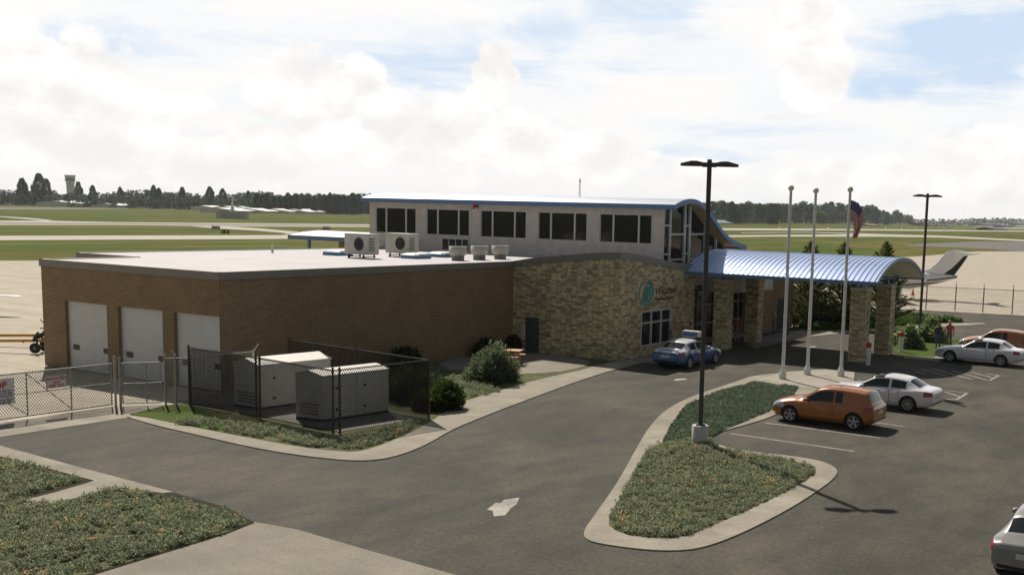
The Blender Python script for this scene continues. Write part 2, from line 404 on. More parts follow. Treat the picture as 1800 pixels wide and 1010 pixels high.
mb = MB(); S = 3500
mb.face([(-S, -S, -.10), (S, -S, -.10), (S, S, -.10), (-S, S, -.10)]); structure('grass_terrain', mb, 'airfield_grass')
apron = [tuple(G(*p))[:2] for p in [(-500, 463), (0, 457.5), (800, 455), (1580, 452), (1640, 448), (1690, 443.5), (1720, 441.5), (2400, 441)]]+[(200, 60), (60, -80), (-180, -80)]
slab('apron', apron, None, -.04, 'apron_concrete')
asph = [(-37.2, -40), (-37.2, 28), (-36, 30), (-32.5, 51.8), (-32, 76.3), (-31.2, 80), (-32.9, 99.4), (80, 121), (80, -40)]
slab('asphalt_lot', asph, None, 0, 'asphalt')
# far strips, surveyed edge by edge
def strip(name, top, bot, z, mat):
    slab(name, [tuple(G(x, y))[:2] for x, y in top]+[tuple(G(x, y))[:2] for x, y in bot[::-1]], None, z, mat)
strip('taxiway', [(-300, 415), (0, 413.7), (450, 412.8), (650, 411.8), (1000, 412), (1303, 413), (1350, 412.6), (1550, 411.2), (1650, 413.6), (1800, 421), (2000, 431)],
      [(-300, 423.5), (0, 421.5), (450, 419.5), (650, 418), (1000, 416.5), (1303, 416), (1350, 415.4), (1550, 415.6), (1650, 417), (1800, 423.6), (2000, 434)], -.06, 'runway_concrete')
strip('runway', [(-300, 385), (0, 387.5), (80, 387.4), (200, 390), (450, 392), (650, 394), (1000, 398), (1303, 401), (1550, 402.6), (1800, 405.4), (2000, 408)],
      [(-300, 395), (0, 394.6), (200, 394.9), (450, 397.4), (650, 398.8), (1000, 402), (1303, 404.4), (1550, 404.8), (1800, 407), (2000, 409.6)], -.07, 'runway_concrete')
strip('runway_lane', [(0, 390.3), (200, 391.7), (450, 393.9), (650, 395.7), (1000, 399.4)], [(0, 392.6), (200, 393.6), (450, 395.8), (650, 397.4), (1000, 400.8)], -.045, 'runway_asphalt')
strip('taxi_spur', [(-200, 375), (0, 379.5), (60, 383.3), (95, 386.9)], [(-200, 376.5), (0, 381), (50, 385), (80, 387.6)], -.055, 'runway_concrete')
slab('taxi_link', [tuple(G(*p))[:2] for p in [(330, 396.6), (405, 397.8), (455, 400.8), (505, 405.2), (540, 408), (545, 414), (470, 414.5), (508, 411.5), (497, 408.8), (450, 404.8), (385, 401.5)]], None, -.05, 'runway_concrete')
strip('perimeter_road', [(-300, 358), (0, 363.6), (110, 365), (225, 366)], [(-300, 363), (0, 367.6), (110, 367.4), (225, 367)], -.06, 'runway_asphalt')
strip('tarmac_patch', [(1590, 430), (1650, 426.8), (1720, 423.8), (1800, 424.3), (2100, 424)], [(1600, 432), (1660, 434), (1740, 437.4), (1790, 441), (2100, 441.5)], -.055, 'runway_asphalt')
strip('back_strip', [(1303, 408.6), (1420, 407.4), (1500, 409.5), (1600, 412.5)], [(1303, 409.3), (1420, 408.3), (1500, 411), (1600, 413.6)], -.065, 'runway_concrete')

# concrete in front of the gate, shoulders, kerbs
slab('gate_drive', [tuple(G(*p))[:2] for p in [(-60, 752), (0, 744), (215, 711), (262, 706), (300, 712), (236, 732), (0, 768), (-60, 777)]], -.03, .012, 'kerb_concrete')
kz = .035
gk_out = [(214, 731), (280, 750), (345, 764.5), (450, 789), (540, 803), (620, 811), (668, 809), (712, 798), (752, 781), (792, 757), (832, 740), (880, 721), (960, 690.5), (1040, 662), (1112, 641), (1150, 634), (1160, 627)]
gk_in = [(1095, 634), (1060, 640), (1015, 652.5), (960, 664.5), (905, 678.5), (868, 691), (830, 701), (800, 712), (770, 733), (745, 749), (708, 768), (668, 784), (636, 794), (612, 796), (540, 789), (450, 773), (330, 750), (240, 731)]
slab('generator_kerb', chaikin(GP(gk_out+gk_in), 2), -.03, kz, 'kerb_concrete')
soil_poly = GP([(240, 731)]+gk_in[::-1][1:])+[(-31.9, 51.2), (-38.8, 51.2), (-38.8, 31.4), (-37.9, 27.6)]
slab('planting_soil', soil_poly, -.03, .03, 'bed_soil')
slab('small_lawn', GP([(228, 729), (240, 731), (330, 750), (420, 762), (400, 735), (334, 716), (292, 713)]), -.03, .038, 'lawn')
slab('patio', chaikin(GP([(862, 640), (900, 625), (950, 621), (1040, 633), (1030, 645), (990, 654), (930, 658), (880, 659), (845, 656)]), 2), -.02, .045, 'drive_concrete')
slab('patio_path', GP([(770, 640), (800, 628), (870, 626), (862, 645), (820, 652), (790, 650)]), -.02, .04, 'grey_walk')
slab('generator_pad', [(-38.6, 28.75), (-33.0, 28.5), (-28.9, 28.2), (-28.4, 32.0), (-38.7, 33.1)], -.02, .05, 'grey_walk')
# left beds and their walks
slab('diagonal_kerb', GP([(-40, 771), (0, 784), (150, 825), (305, 866), (285, 867.5), (214, 858), (150, 872), (88, 889), (40, 881), (95, 867), (150, 851), (166, 846), (75, 822), (0, 803), (-40, 793)]), -.03, kz, 'kerb_concrete')
bed1 = GP([(-60, 795), (0, 807), (75, 826), (148, 845), (90, 862), (30, 876), (-60, 885)])
bed2 = GP([(-60, 888), (40, 882), (92, 889), (160, 872), (216, 861), (270, 871), (340, 890), (436, 919), (400, 936), (300, 966), (150, 1012), (60, 1045), (-60, 1045)])
slab('mulch_edge', GP([(-60, 793), (0, 804), (166, 847), (90, 868), (40, 881), (88, 889), (214, 858.5), (305, 866.5), (400, 893), (447, 919), (400, 938), (150, 1015), (60, 1050), (-60, 1050)]), -.03, .03, 'dark_mulch')
slab('bed_soil_front', bed1, -.03, .036, 'bed_soil'); slab('bed_soil_corner', bed2, -.03, .036, 'bed_soil')
slab('front_drive', GP([(40, 1052), (150, 1013.5), (300, 967.5), (400, 938), (446, 917), (520, 930), (640, 965), (800, 1010), (930, 1050)]), -.03, .014, 'drive_concrete')
# main island
isl = [(1450, 651), (1330, 659), (1300, 669), (1215, 697), (1172, 719), (1141, 750), (1118, 790), (1085, 850), (1046, 905), (1024, 936), (1030, 950), (1062, 958), (1140, 968), (1200, 969), (1245, 961), (1300, 940), (1380, 900), (1440, 862), (1470, 838), (1473, 826), (1452, 813), (1400, 803), (1330, 796), (1262, 784), (1248, 771), (1258, 762), (1300, 750), (1350, 736), (1392, 715), (1420, 690), (1500, 672), (1500, 657)]
slab('island_kerb', chaikin(GP(isl), 2), -.03, kz, 'kerb_concrete')
slab('flagpole_pad', GP([(1372, 655), (1450, 649.5), (1502, 655), (1500, 690), (1410, 682), (1326, 671)]), -.02, kz+.006, 'walk_concrete')
bedA = GP([(1326, 672.5), (1404, 682), (1392, 700), (1352, 724), (1272, 757), (1244, 772), (1164, 779), (1180, 746), (1206, 713), (1252, 692)])
bedB = chaikin(GP([(1164, 779), (1244, 772), (1264, 788), (1310, 799), (1382, 809), (1428, 819), (1437, 830), (1412, 850), (1332, 890), (1250, 926), (1200, 946), (1148, 948), (1090, 939), (1064, 920), (1088, 880), (1118, 825), (1138, 790)]), 1)
slab('island_turf', bedA, -.03, kz+.012, 'blue_green_turf'); slab('island_soil', bedB, -.03, kz+.008, 'bed_soil')
# north side beds
nb = GP([(1388, 583), (1400, 574), (1410, 565), (1440, 556), (1560, 549), (1640, 559), (1706, 567), (1640, 570), (1570, 577), (1490, 582), (1440, 583), (1410, 580)])
slab('north_bed_soil', nb, -.03, .04, 'bed_soil')
slab('north_kerb', GP([(1385, 584), (1410, 581), (1440, 583.5), (1490, 578), (1560, 573), (1640, 567.6), (1728, 568), (1734, 570), (1640, 576), (1560, 581), (1490, 585.5), (1440, 590), (1400, 594), (1378, 596)]), -.03, kz, 'kerb_concrete')
slab('front_walk', GP([(1326, 612), (1384, 599), (1412, 592), (1440, 589.5), (1400, 585), (1388, 581), (1340, 592), (1310, 604)]), -.03, .03, 'grey_walk')
eb = GP([(1553, 612), (1600, 603), (1650, 597), (1760, 591), (1740, 603), (1700, 616), (1640, 629), (1588, 626)])
slab('east_lawn', eb, -.03, .04, 'lawn')
slab('east_kerb', GP([(1588, 626), (1640, 629), (1700, 616), (1712, 619), (1650, 635), (1590, 630)]), -.03, .05, 'kerb_concrete')
slab('entrance_walk', [(-31.7, 52), (-29.8, 52), (-29.6, 58.5), (-31.2, 62), (-31.8, 62)], -.03, .03, 'grey_walk')
# painted markings
def stripe(a, b, w=.11, name='parking_line'):
    a = G(*a); b = G(*b); d = (b-a).normalized(); n = Vector((-d.y, d.x, 0))*w/2
    return [tuple(a-n)[:2], tuple(b-n)[:2], tuple(b+n)[:2], tuple(a+n)[:2]]
for a, b in [((1345, 742.7), (1547, 769.3)), ((1284, 761.5), (1501.5, 792.8)), ((1400, 722.5), (1590, 749.5))]:
    sheet('parking_line', stripe(a, b), .006, 'worn_white_paint')
for a, b in [((1618.8, 648), (1666, 661)), ((1636.8, 647.4), (1707.6, 666)), ((1673, 650.8), (1736.7, 668.2)), ((1709, 654.3), (1743.6, 663.3)), ((1732.5, 656.4), (1756, 659.6)), ((1756, 659.6), (1739.5, 668.2)), ((1610.5, 653), (1627, 657)),
             ((1661.8, 685.5), (1700.6, 690.4)), ((1660, 688), (1689.5, 697.3)), ((1650, 701.5), (1682, 701.5)), ((1700.6, 690.4), (1682, 701.5))]:
    sheet('hatched_paint', stripe(a, b, .13), .006, 'worn_white_paint')
for pts in [[(856, 895), (872, 883), (880, 884), (886, 878), (913, 874), (908, 886), (898, 893), (888, 905), (868, 907), (866, 897)], [(1183, 668), (1190, 665.5), (1203, 664.8), (1209, 666.8), (1196, 667.8), (1190, 669)], [(1420, 610.2), (1424, 608.3), (1432, 608), (1437, 609), (1430, 610.3)]]:
    slab('road_arrow', GP(pts), None, .006, 'worn_white_paint')
# ---------------------------------------------------------------- terminal building
BX0, BX1, BY0 = -51.55, -38.95, 31.23
TB = thing('terminal_building', 'long airport terminal with brown brick garage end, stone corner and blue-edged curved roof', 'building', (-45, 45, 0))
def P(name, mb, mats, parent=TB, label=None, bevel=0): return part(name, mb, mats, parent, label, True, bevel)
# brick walls with real door openings (recess .18)
doors = [(-49.77, -46.62), (-45.80, -42.70), (-41.92, -38.97-.0)]
DT = 3.21; mb = MB()
xs = [BX0]+[v for d in doors for v in d]
y = BY0
for i in range(0, len(xs)-1, 2): mb.face([(xs[i], y, 0), (xs[i+1], y, 0), (xs[i+1], y, DT), (xs[i], y, DT)])
mb.face([(BX0, y, DT), (BX1, y, DT), (BX1, y, 4.76), (BX0, y, 4.76)])
for a, b in doors:
    for x, s in ((a, 1), (b, -1)):
        q = [(x, y, 0), (x, y+.2, 0), (x, y+.2, DT), (x, y, DT)]; mb.face(q if s > 0 else q[::-1])
    mb.face([(a, y, DT), (a, y+.2, DT), (b, y+.2, DT), (b, y, DT)])
mb.face([(BX1, y, 0), (BX1, 51.4, 0), (BX1, 51.4, 4.76), (BX1, y, 4.76)])
mb.face([(BX0, y, 0), (BX0, y, 4.76), (BX0, 36.4, 4.76), (BX0, 36.4, 0)])
mb.face([(BX0, 36.4, 0), (BX0, 36.4, 4.76), (-56.7, 36.4, 4.76), (-56.7, 36.4, 0)])
mb.face([(-56.7, 36.4, 0), (-56.7, 36.4, 4.76), (-56.7, 69, 4.76), (-56.7, 69, 0)])
mb.box(-46, -32.45, 70.2, 76.7, 0, 4.1)
P('brick_wall', mb, 'brown_brick')
mb = MB(); mb.box(-46.1, -32.3, 70.1, 76.85, 4.1, 4.35); P('brick_wing_coping', mb, 'fascia_grey')
# flat roof and fascia
zf = 5.08; rp = [(BX0, BY0), (BX1, BY0), (BX1, 51.4), (BX1, 59.3), (-56.7, 59.3), (-56.7, 36.4), (BX0, 36.4)]
mb = MB(); ins = [(BX0+.05, BY0+.05), (BX1-.05, BY0+.05), (BX1-.05, 59.33), (-56.65, 59.33), (-56.65, 36.45), (BX0+.05, 36.45)]
q = [(x, yy, 5.04) for x, yy in ins]; mb.v = q
for t in tessellate_polygon([[Vector((x, yy, 0)) for x, yy, _ in q]]):
    a, b, c = [Vector((q[i][0], q[i][1], 0)) for i in t]
    if (b-a).cross(c-a).z < 0: t = t[::-1]
    mb.f.append(tuple(t)); mb.mi.append(0); mb.sm.append(False)
P('flat_roof', mb, 'roof_membrane')
mb = MB()
def fascia(a, b, n, z0=4.74, z1=zf):      # a proud board, thickness .1 outward n
    o = Vector((*n, 0))*.06; i = Vector((*n, 0))*-.12
    A, B = Vector((*a, 0)), Vector((*b, 0)); c = [A+i, B+i, B+o, A+o]
    for k0, k1, za, zb in ((3, 2, z0, z1), (0, 1, z0, z1)):
        mb.face([(c[k0].x, c[k0].y, za), (c[k1].x, c[k1].y, za), (c[k1].x, c[k1].y, zb), (c[k0].x, c[k0].y, zb)] if k0 == 3 else
                [(c[k1].x, c[k1].y, za), (c[k0].x, c[k0].y, za), (c[k0].x, c[k0].y, zb), (c[k1].x, c[k1].y, zb)])
    mb.face([(p.x, p.y, z1) for p in (c[3], c[2], c[1], c[0])]); mb.face([(p.x, p.y, z0) for p in c])
e = .06
fascia((BX0-e, BY0), (BX1+e, BY0), (0, -1)); fascia((BX1, BY0-e), (BX1, 51.3), (1, 0)); fascia((BX0, 36.4), (BX0, BY0-e), (-1, 0))
fascia((-56.7-e, 36.4), (BX0, 36.4), (0, -1)); fascia((-56.7, 59.3), (-56.7, 36.4-e), (-1, 0))
P('roof_fascia', mb, 'fascia_grey')
# garage doors
for k, (a, b) in enumerate(doors):
    mb = MB(); mb.box(a, b, y+.165, y+.23, 0.01, DT)
    for j in range(1, 6):
        zz = DT*j/6; mb.box(a+.02, b-.02, y+.156, y+.166, zz-.018, zz+.018)
    d = P('garage_door', mb, ['door_white'])
    for cx in (a+.53, b-.32):
        mb = MB(); w, h = .25, .13; r = .05; pts = []
        for sx, sz, a0 in ((1, 1, 0), (-1, 1, 90), (-1, -1, 180), (1, -1, 270)):
            for t in (0, 30, 60, 90): pts.append((cx+sx*(w-r)+r*math.cos(R_(a0+t)), 1.06+sz*(h-r)+r*math.sin(R_(a0+t))))
        mb.face([(x, y+.152, z) for x, z in pts][::-1]); n = len(pts)
        for i in range(n):
            p0, p1 = pts[i], pts[(i+1) % n]; mb.face([(p0[0], y+.152, p0[1]), (p1[0], y+.152, p1[1]), (p1[0], y+.1612, p1[1]), (p0[0], y+.1612, p0[1])])
        P('door_window', mb, 'dark_glass', d)
mb = MB(); mb.box(BX0+.1, BX1-.1, y+.24, y+.3, 0, 4.7); P('garage_lining', mb, 'gear_dark')
# stone corner block with waving parapet
SXr, SYf = -31.82, 51.4
left = [(-38.95, 5.08), (-37.67, 5.32), (-36.4, 5.46), (-35.16, 5.59), (-34, 5.72), (-32.93, 5.83), (SXr, 5.88)]
right = [(51.4, 5.88), (52.3, 5.82), (53.1, 5.74), (54, 5.64), (55, 5.51), (56.3, 5.33), (57.7, 5.17), (58.8, 5.09), (60.08, 5.07)]
mb = MB(); dx0, dx1, dz = -38.05, -37.1, 1.98
fd = .36
def sz(x): return np.interp(x, [p[0] for p in left], [p[1] for p in left])-fd
bx = sorted(set([p[0] for p in left]+[dx0, dx1]))
for a, b in zip(bx[:-1], bx[1:]):
    z0 = dz if (a >= dx0-1e-6 and b <= dx1+1e-6) else 0
    mb.face([(a, SYf, z0), (b, SYf, z0), (b, SYf, sz(b)), (a, SYf, sz(a))])
for x, s in ((dx0, 1), (dx1, -1)):
    q = [(x, SYf, 0), (x, SYf+.12, 0), (x, SYf+.12, dz), (x, SYf, dz)]; mb.face(q if s > 0 else q[::-1])
mb.face([(dx0, SYf, dz), (dx0, SYf+.12, dz), (dx1, SYf+.12, dz), (dx1, SYf, dz)])
wy0, wy1, wz0, wz1 = 53.76, 57.2, .55, 2.55
def sy(v): return np.interp(v, [p[0] for p in right], [p[1] for p in right])-fd
by = sorted(set([p[0] for p in right]+[wy0, wy1]))
for a, b in zip(by[:-1], by[1:]):
    if a >= wy0-1e-6 and b <= wy1+1e-6:
        mb.face([(SXr, a, 0), (SXr, b, 0), (SXr, b, wz0), (SXr, a, wz0)]); mb.face([(SXr, a, wz1), (SXr, b, wz1), (SXr, b, sy(b)), (SXr, a, sy(a))])
    else: mb.face([(SXr, a, 0), (SXr, b, 0), (SXr, b, sy(b)), (SXr, a, sy(a))])
for yy, s in ((wy0, 1), (wy1, -1)):
    q = [(SXr, yy, wz0), (SXr-.15, yy, wz0), (SXr-.15, yy, wz1), (SXr, yy, wz1)]; mb.face(q if s < 0 else q[::-1])
mb.face([(SXr, wy0, wz0), (SXr, wy1, wz0), (SXr-.15, wy1, wz0), (SXr-.15, wy0, wz0)]); mb.face([(SXr, wy0, wz1), (SXr-.15, wy0, wz1), (SXr-.15, wy1, wz1), (SXr, wy1, wz1)])
mb.face([(SXr, 60.08, 0), (-33.2, 60.08, 0), (-33.2, 60.08, 4.7), (SXr, 60.08, 4.7)])
P('stone_wall', mb, 'ashlar_stone')
mb = MB()
def smooth(pts, n=5):
    x = [p[0] for p in pts]; z = [p[1] for p in pts]; t = np.linspace(x[0], x[-1], len(x)*n); zz = np.interp(t, x, z); k = np.ones(5)/5
    zp = np.pad(zz, 2, mode='edge'); return list(zip(t, np.convolve(zp, k, 'valid')))
L, Rr = smooth(left), smooth(right)
oo = .06; th = .22
for (a, za), (b, zb) in zip(L[:-1], L[1:]):
    bb = b+oo if b == L[-1][0] else b
    mb.face([(a, SYf-oo, za-fd), (bb, SYf-oo, zb-fd), (bb, SYf-oo, zb), (a, SYf-oo, za)], 0, True)
    mb.face([(a, SYf-oo, za), (bb, SYf-oo, zb), (b-(th if b == L[-1][0] else 0), SYf+th, zb), (a, SYf+th, za)], 0, True)
    mb.face([(b, SYf+th, zb-.6), (a, SYf+th, za-.6), (a, SYf+th, za), (b, SYf+th, zb)]); mb.face([(bb, SYf-oo, zb-fd), (a, SYf-oo, za-fd), (a, SYf+th, za-fd), (b, SYf+th, zb-fd)])
for (a, za), (b, zb) in zip(Rr[:-1], Rr[1:]):
    aa = a-oo if a == Rr[0][0] else a
    mb.face([(SXr+oo, aa, za-fd), (SXr+oo, b, zb-fd), (SXr+oo, b, zb), (SXr+oo, aa, za)], 0, True)
    mb.face([(SXr+oo, aa, za), (SXr+oo, b, zb), (SXr-th, b, zb), (SXr-th, aa+(th if a == Rr[0][0] else 0), za)], 0, True)
    mb.face([(SXr-th, a, za-.6), (SXr-th, b, zb-.6), (SXr-th, b, zb), (SXr-th, a, za)]); mb.face([(SXr+oo, b, zb-fd), (SXr+oo, aa, za-fd), (SXr-th, a, za-fd), (SXr-th, b, zb-fd)])
b, zb = Rr[-1]; mb.face([(SXr+oo, b, zb-fd), (SXr-th-.9, b, zb-fd), (SXr-th-.9, b, zb), (SXr+oo, b, zb)])
P('curved_parapet', mb, 'fascia_grey')
mb = MB(); rows = []
for x in np.linspace(-38.9, SXr-.2, 12):
    rows.append([(x, yy, min(np.interp(x, [p[0] for p in left], [p[1] for p in left]), np.interp(yy, [p[0] for p in right], [p[1] for p in right])+.0)-.12) for yy in np.linspace(SYf+.2, 59.3, 12)])
mb.grid(rows, 0, True, flip=True); P('corner_roof', mb, 'roof_membrane')
mb = MB(); mb.box(dx0+.03, dx1-.03, SYf+.085, SYf+.13, .02, dz-.03); d = P('steel_door', mb, 'steel_door')
mb = MB(); mb.bar((dx0+.14, SYf+.04, 1.0), (dx0+.26, SYf+.04, 1.0), .03); mb.bar((dx0+.14, SYf+.09, 1.0), (dx0+.14, SYf+.04, 1.0), .03); P('handle', mb, 'alloy', d)
mb = MB(); f = .045
for a, b in ((dx0, dx0+f), (dx1-f, dx1)): mb.box(a, b, SYf-.006, SYf+.11, 0, dz)
mb.box(dx0+f, dx1-f, SYf-.006, SYf+.11, dz-f, dz); P('door_frame', mb, 'steel_door')
# sign-wall window
mb = MB(); X = SXr-.10; mb.face([(X, wy0, wz0), (X, wy1, wz0), (X, wy1, wz1), (X, wy0, wz1)]); w = P('window', mb, 'dark_glass')
mb = MB(); f = .075
ys = [wy0, wy0+1.16, wy0+2.29, wy1]
for i, v in enumerate(ys):
    a = v if i == 0 else v-f if i == 3 else v-f/2; mb.box(SXr-.09, SXr+.02, a, a+f, wz0, wz1)
for zz in (wz0, 1.83, wz1-f):
    for i in range(3): mb.box(SXr-.09, SXr+.015, ys[i]+(f if i == 0 else f/2)+.001, ys[i+1]-(f if i == 2 else f/2)-.001, zz, zz+f)
P('window_frame', mb, 'frame_white', w)
# tall hall: stucco wall with five windows, glazed gable, wave roof
HX0, HX1, HY = -57.8, -33.65, 59.34
prof = [(58.85, 8.52), (59.5, 8.72), (60.2, 8.88), (60.9, 8.93), (61.7, 8.88), (62.5, 8.66), (63.3, 8.30), (64.1, 7.80), (64.9, 7.26), (65.7, 6.82), (66.6, 6.47), (67.6, 6.20), (68.9, 6.02)]
py_ = [p[0] for p in prof]; pz_ = [p[1] for p in prof]
def rz(v): return float(np.interp(v, py_, pz_))
wins = [(-57.21+4.727*i, -57.21+4.727*i+3.73) for i in range(5)]; WZ0, WZ1 = 6.13, 7.88
small = (-51.04, -48.75, 5.16, 5.89)
mb = MB(); xs = sorted(set([HX0, HX1]+[v for w_ in wins for v in w_]))
zt = rz(HY)-.14
mb.face([(HX0, HY, 4.9), (HX1, HY, 4.9), (HX1, HY, WZ0), (HX0, HY, WZ0)]); mb.face([(HX0, HY, WZ1), (HX1, HY, WZ1), (HX1, HY, zt), (HX0, HY, zt)])
edges = [HX0]+[v for w_ in wins for v in w_]+[HX1]
for a, b in zip(edges[0::2], edges[1::2]): mb.face([(a, HY, WZ0), (b, HY, WZ0), (b, HY, WZ1), (a, HY, WZ1)])
for a, b in wins:
    d = .14
    mb.face([(a, HY, WZ0), (a, HY+d, WZ0), (a, HY+d, WZ1), (a, HY, WZ1)]); mb.face([(b, HY+d, WZ0), (b, HY, WZ0), (b, HY, WZ1), (b, HY+d, WZ1)])
    mb.face([(a, HY+d, WZ0), (a, HY, WZ0), (b, HY, WZ0), (b, HY+d, WZ0)]); mb.face([(a, HY, WZ1), (a, HY+d, WZ1), (b, HY+d, WZ1), (b, HY, WZ1)])
pg = [(HX0, HY, 0), (HX0, HY, zt)]+[(HX0, v, rz(v)-.14) for v in (60.2, 60.9, 61.7, 62.5, 63.3, 64.1, 64.9, 65.7, 66.6, 67.6)]+[(HX0, 67.6, 0)]
mb.face(pg); mb.face([(HX1, 67.6, 0), (HX0, 67.6, 0), (HX0, 67.6, 6.06), (HX1, 67.6, 6.06)])
P('stucco_wall', mb, 'white_stucco')
for a, b in wins:
    mb = MB(); mb.face([(a, HY+.1, WZ0), (b, HY+.1, WZ0), (b, HY+.1, WZ1), (a, HY+.1, WZ1)]); w = P('window', mb, 'dark_glass')
    mb = MB(); f = .035
    mb.box(a, a+f, HY+.05, HY+.098, WZ0, WZ1); mb.box(b-f, b, HY+.05, HY+.098, WZ0, WZ1); mb.box(a+f, b-f, HY+.05, HY+.098, WZ0, WZ0+f); mb.box(a+f, b-f, HY+.05, HY+.098, WZ1-f, WZ1)
    for m in (a+.92, b-.94-.03): mb.box(m, m+.11, HY+.03, HY+.099, WZ0+f, WZ1-f)
    P('window_frame', mb, 'frame_white', w)
a, b, z0, z1 = small
mb = MB(); mb.box(a, b, HY-.04, HY-.004, z0, z1); w = P('louvred_window', mb, 'dark_glass')
mb = MB()
for m in (a-.03, a+.56, a+1.16, a+1.72, b-.03): mb.box(m, m+.06, HY-.06, HY-.041, z0, z1)
mb.box(a-.03, b+.03, HY-.09, HY-.003, z1, z1+.07); mb.box(a-.03, b+.03, HY-.06, HY-.003, z0-.06, z0)
P('window_frame', mb, 'frame_white', w)
# gable glazing
GX = HX1+.02
mb = MB(); ys = [59.3, 60.2, 60.9, 61.7, 62.5, 63.3, 64.1, 64.9, 65.7, 66.6, 67.5]
mb.face([(GX-.12, v, .1) for v in (59.36, 67.5)]+[(GX-.12, v, rz(v)-.2) for v in ys[::-1][:-1]]+[(GX-.12, 59.36, rz(59.36)-.2)])
gg = P('gable_glazing', mb, 'gable_glass')
mb = MB()
def mul(y0, y1, z0=3.0):
    mb.face([(GX, y0, z0), (GX, y1, z0), (GX, y1, rz(y1)-.17), (GX, y0, rz(y0)-.17)])
    mb.face([(GX-.12, y0, z0), (GX, y0, z0), (GX, y0, rz(y0)-.17), (GX-.12, y0, rz(y0)-.17)]); mb.face([(GX, y1, z0), (GX-.12, y1, z0), (GX-.12, y1, rz(y1)-.17), (GX, y1, rz(y1)-.17)])
MU = [(59.98, 60.16), (61.82, 62.04), (62.46, 62.68), (64.6, 64.8), (66.2, 66.35)]
for m in MU: mul(*m)
def rail(y0, y1, z, h=.11): mb.box(GX-.12, GX-.005, y0, y1, z-h/2, z+h/2)
for z in (7.05, 5.2): rail(60.165, 61.815, z-.3 if z > 6 else z)
for z in (6.75, 5.2): rail(62.685, 64.595, z)
for z in (7.28, 5.55): rail(59.42, 59.975, z); rail(62.045, 62.455, z)
rail(64.805, 66.195, 5.2)
P('mullions', mb, 'frame_white', gg)
# wave roof: thick sheet, overhangs both ends
RX0, RX1 = -58.1, -32.75
fine = np.linspace(py_[0], py_[-1], 49); cs = np.interp(fine, py_, pz_); k = np.ones(5)/5; cs[2:-2] = np.convolve(cs, k, 'valid')
mb = MB(); T = .06; D = .28
top = [[(x, v, z) for v, z in zip(fine, cs)] for x in (RX0, RX1)]
mb.grid(top, 0, True)
bot = [[(x, v, z-.12) for v, z in zip(fine, cs)] for x in (RX0+.02, RX1-.02)]; mb.grid(bot, 1, True, flip=True)
P('wave_roof', mb, ['hall_roof_metal', 'soffit_tan'])
mb = MB(); Z1 = .012
for x, s in ((RX0, -1), (RX1, 1)):
    for i in range(len(fine)-1):
        q = [(x+s*.05, fine[i], cs[i]-D), (x+s*.05, fine[i+1], cs[i+1]-D), (x+s*.05, fine[i+1], cs[i+1]+Z1), (x+s*.05, fine[i], cs[i]+Z1)]
        mb.face(q if s > 0 else q[::-1], 0, True)
        q2 = [(x+s*.05, fine[i], cs[i]+Z1), (x+s*.05, fine[i+1], cs[i+1]+Z1), (x-s*.02, fine[i+1], cs[i+1]+Z1), (x-s*.02, fine[i], cs[i]+Z1)]; mb.face(q2 if s > 0 else q2[::-1], 0, True)
        q3 = [(x-s*.02, fine[i], cs[i]-D), (x-s*.02, fine[i+1], cs[i+1]-D), (x+s*.05, fine[i+1], cs[i+1]-D), (x+s*.05, fine[i], cs[i]-D)]; mb.face(q3 if s > 0 else q3[::-1], 0, True)
for v, z, s in ((fine[0], cs[0], -1), (fine[-1], cs[-1], 1)): mb.box(RX0-.05, RX1+.05, min(v, v+s*.06), max(v, v+s*.06), z-D, z+Z1)
P('roof_edge', mb, 'roof_blue')
# entrance recess under the canopy
mb = MB(); mb.box(-33.75, -33.2, 60.1, 70.15, 3.55, 4.75); mb.box(-33.2, -31.2, 64.3, 70.1, 3.1, 4.55); P('entrance_soffit', mb, 'white_stucco')
mb = MB(); mb.face([(-33.4, 60.1, 0), (-33.4, 70.2, 0), (-33.4, 70.2, 3.6), (-33.4, 60.1, 3.6)]); eg = P('entrance_glazing', mb, 'dark_glass')
mb = MB()
for v in (60.35, 60.9, 62.0, 63.2, 64.4, 65.6, 66.8, 68.0, 69.2, 70.0): mb.box(-33.39, -33.28, v, v+.09, 0, 3.55)
for z in (.0, 1.0, 2.2, 3.3): mb.box(-33.385, -33.30, 60.1, 70.1, z, z+.08)
P('entrance_frame', mb, 'fascia_grey', eg)
mb = MB(); mb.box(-32.445, -32.40, 73.9, 74.95, .02, 2.15); sd = P('service_door', mb, 'steel_door')
mb = MB(); mb.bar((-32.36, 74.75, 1.0), (-32.36, 74.6, 1.0), .03); P('handle', mb, 'alloy', sd)
# ---- canopy in front of the entrance
CA = thing('entrance_canopy', 'blue barrel-vaulted metal canopy on four stone pillars over the entrance drive', 'canopy', (-26, 63, 0))
CX0, CX1, CYc, HW, ze, zr = -32.0, -20.05, 63.0, 4.25, 4.62, 5.84
hh = zr-ze; Rad = (HW*HW+hh*hh)/(2*hh); a0 = math.asin(HW/Rad)
arc = [(CYc+Rad*math.sin(t), zr-Rad+Rad*math.cos(t)) for t in np.linspace(-a0, a0, 33)]
mb = MB(); n = 38; rows = []
mb.grid([[(x, v, z) for v, z in arc] for x in (CX0, CX1)], 0, True)
step = (CX1-CX0)/n
for i in range(n):                        # standing seams
    x = CX0+step*(i+.5)
    mb.grid([[(x-.03, v, z+.003) for v, z in arc], [(x-.014, v, z+.04) for v, z in arc], [(x+.014, v, z+.04) for v, z in arc], [(x+.03, v, z+.003) for v, z in arc]], 0, False)
P('vault_roof', mb, 'canopy_metal', CA)
mb = MB(); ir = [(v, z-.12) for v, z in arc]
mb.grid([[(x, v, z) for v, z in ir] for x in (CX0, CX1-.02)], 0, True, flip=True); P('vault_soffit', mb, 'soffit_white', CA)
mb = MB()
